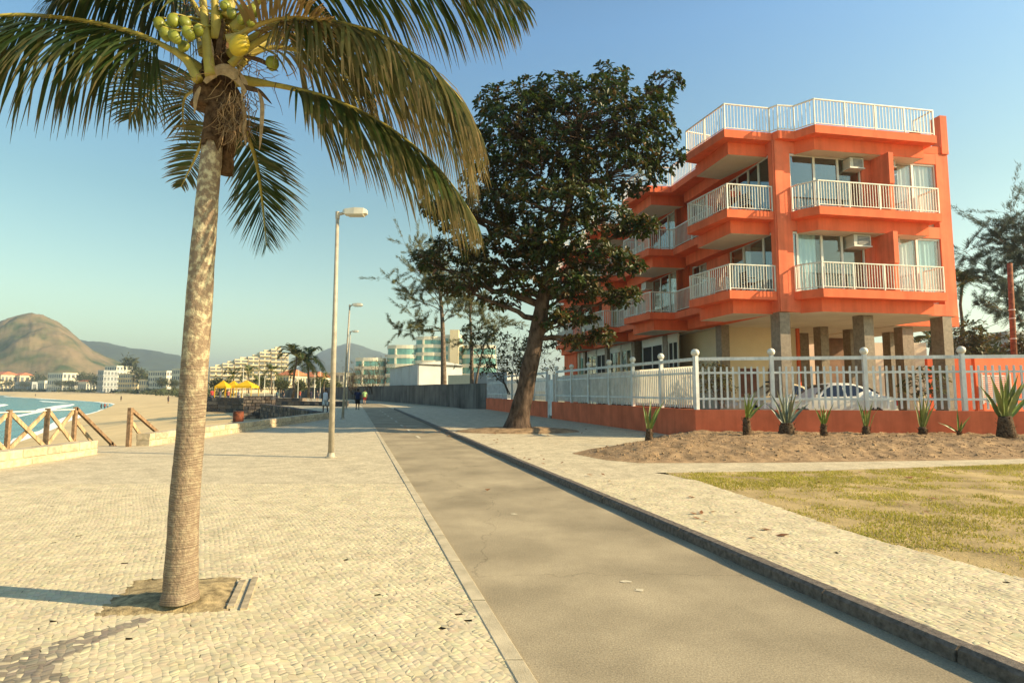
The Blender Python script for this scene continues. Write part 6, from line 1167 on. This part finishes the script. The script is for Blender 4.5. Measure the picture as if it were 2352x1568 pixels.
ft = [(295, 819, 880, 36, 545, 'tall dark pine rising over the far apartment blocks'), (85, 858, 892, 40, 740, 'tree right of the red-roofed houses'), (104, 868, 892, 26, 700, 'round tree between red-roofed houses and white box'), (140, 872, 892, 30, 620, 'low tree in front of the white box building'), (165, 874, 893, 26, 600, 'low tree at the right corner of the white box building'), (190, 856, 890, 34, 640, 'bushy tree right of the white box building'), (215, 862, 892, 30, 600, 'bushy tree left of the grey apartment block'), (232, 868, 893, 22, 560, 'small tree against the grey apartment block'), (325, 848, 890, 30, 470, 'tree between cream block and long white block'), (343, 858, 892, 26, 430, 'tree left of the long white block'), (372, 868, 893, 28, 390, 'low tree before the long white block'), (398, 872, 893, 24, 370, 'low tree near the palm trunk'), (20, 872, 893, 24, 730, 'tree before the leftmost red-roofed house'), (55, 876, 893, 26, 700, 'shrubby tree before the second red-roofed house'), (500, 868, 900, 30, 150, 'tree behind the leftmost yellow tent'), (600, 866, 900, 40, 140, 'tree between hotel and twin palms'), (645, 872, 902, 36, 130, 'bushy tree left of the twin palms'), (690, 876, 902, 34, 125, 'bushy tree between the twin palms'), (740, 872, 903, 36, 130, 'bushy tree right of the twin palms'), (770, 878, 903, 30, 135, 'tree behind the man in the tank top'), (2260, 790, 860, 70, 55, 'dark tree under the pale house at the right')]
for i, (px, a, b, w_, D, lab) in enumerate(ft): far_tree(lab, px, a, b, w_, D, 100 + i)
V = []; T = []; r = random.Random(77); wl2_ = lin(np.c_[W_, Wz], 60)
for i in range(260, len(wl2_)):
    for q in range(22):
        c = wl2_[i] + np.array([r.gauss(0, 3), r.gauss(4, 4), r.uniform(0, 1.6)]); s = .7 * (1 + i * .003); a = np.array([r.gauss(0, 1) for _ in range(3)]); b = np.array([r.gauss(0, 1) for _ in range(3)]); V += [c, c + a * s, c + b * s]; T.append(r.random())
o = link('dune_plants', fast_mesh('dune_plants', np.array(V), np.arange(len(V)).reshape(-1, 3), M_ft, tint=np.array(T))); o['kind'] = 'stuff'; tag(o, 'low green dune plants along the top of the far beach', 'plants')
V = []; T = []
for i in range(5200):
    px = r.uniform(-60, 430); D = 830 + r.uniform(-60, 160); c = at(px, 890, D); c[2] = max(0, r.gauss(6, 5)) * (.5 + .5 * abs(fbm(px * .02, 3.))) * 2; c[1] += r.gauss(0, 25); s_ = r.uniform(2, 4.5); a = np.array([r.gauss(0, 1) for _ in range(3)]); b = np.array([r.gauss(0, 1) for _ in range(3)]); V += [c, c + a * s_, c + b * s_]; T.append(r.random())
o = link('hillside_wood', fast_mesh('hillside_wood', np.array(V), np.arange(len(V)).reshape(-1, 3), M_ft, tint=np.array(T))); o['kind'] = 'stuff'; tag(o, 'green wood at the foot of the brown hill behind the far houses', 'wood')
# lamp poles of the plaza
for i, px in enumerate([557, 594, 607, 628, 684, 722, 735, 760]):
    D = 100 + i * 4; b0 = at(px, 905, D); b0[2] = 0; tz = at(px, [845, 852, 862, 868, 848, 850, 852, 850][i], D)[2]; mb = MB(); mb.tube([b0, b0 + [0, 0, tz]], [.09, .06], 6); pp = thing('plaza_pole', 'thin pale pole on the plaza, number %s from the left' % ['one', 'two', 'three', 'four', 'five', 'six', 'seven', 'eight'][i], 'pole', b0, 'thin poles on the plaza'); obj('shaft', mb, M_head, pp); mb = MB(); mb.tube([b0, b0 + [0, 0, .3]], [.14, .14], 6); obj('base', mb, M_head, pp)
# ================================================================ HILLS AND HAZE
def hill(name, lab, D, prof, depth, m, seed, rough=.10, n=170, nd=72):
    prof = np.array(prof, float); pxs = np.linspace(prof[0, 0], prof[-1, 0], n); mb = MB()
    for j in range(nd):
        v = j / (nd - 1); fall = math.sin(math.pi * min(1, v * .52 + .0)) if v < .96 else 1; y = D - depth + depth * 1.0 * v * 1.3
        fall = max(0, 1 - ((v - .77) / .77) ** 2) ** 1.7
        for px in pxs:
            py = np.interp(px, prof[:, 0], prof[:, 1]); H_ = max(0, (897 - py) * D / FPX); xx = (px - 1176) / FPX * y; nz = fbm(xx * .004, y * .004, seed, 6) * rough + .9 * rough * fbm(xx * .016, y * .016, seed + 3, 6)
            mb.v.append((xx, y, H_ * fall * (1 + nz * (1.3 - 1.15 * fall)) - 2 + .006 * D * fall * nz))
    mb.f = [(j * n + i, j * n + i + 1, (j + 1) * n + i + 1, (j + 1) * n + i) for j in range(nd - 1) for i in range(n - 1)]; struct(name, mb, m, lab, smooth=True)
M_h1 = mat('dry_hill', (.24, .175, .10), .95, .3, .02, 1., .06, .1, col2=(.045, .075, .030), mixs=(.40, .66), detail=10); M_h2 = mat('forest_hill', (.06, .08, .045), .95, .3, .004, .6, .05, .1, detail=8)
hill('hill', 'brown rounded hill above the far shore', 1150, [(-160, 890), (-90, 800), (-40, 752), (0, 731), (30, 721), (65, 717), (95, 723), (130, 741), (160, 763), (185, 785), (210, 802), (245, 818), (280, 833), (320, 850), (380, 880), (420, 896)], 380, M_h1, 1.3, .26)
hill('hill', 'bluish forested ridge behind the brown hill', 2600, [(60, 800), (140, 770), (195, 783), (225, 784), (250, 789), (300, 800), (345, 804), (380, 811), (410, 816), (470, 840), (540, 860), (620, 880), (700, 896)], 900, M_h2, 4.1, .12)
hill('hill', 'blue mountain behind the street lamps', 3600, [(600, 890), (660, 858), (700, 835), (740, 806), (765, 797), (790, 791), (806, 789), (825, 794), (850, 803), (880, 812), (930, 828), (1000, 850), (1080, 880), (1120, 896)], 1300, M_h2, 7.7, .10)
hz = MB(); hz.box(-6500, 6500, -300, 6500, -8, 330); ho = obj('haze', hz, None); ho['kind'] = 'stuff'; ho['label'] = 'thin pale sea haze'
hm = bpy.data.materials.new('sea_haze'); hm.use_nodes = True; N = hm.node_tree.nodes; N.remove(N['Principled BSDF']); pv = N.new('ShaderNodeVolumePrincipled'); pv.inputs['Color'].default_value = (.72, .84, .94, 1); pv.inputs['Density'].default_value = .00028; pv.inputs['Anisotropy'].default_value = .3
hm.node_tree.links.new(pv.outputs[0], N['Material Output'].inputs['Volume']); ho.data.materials.append(hm)
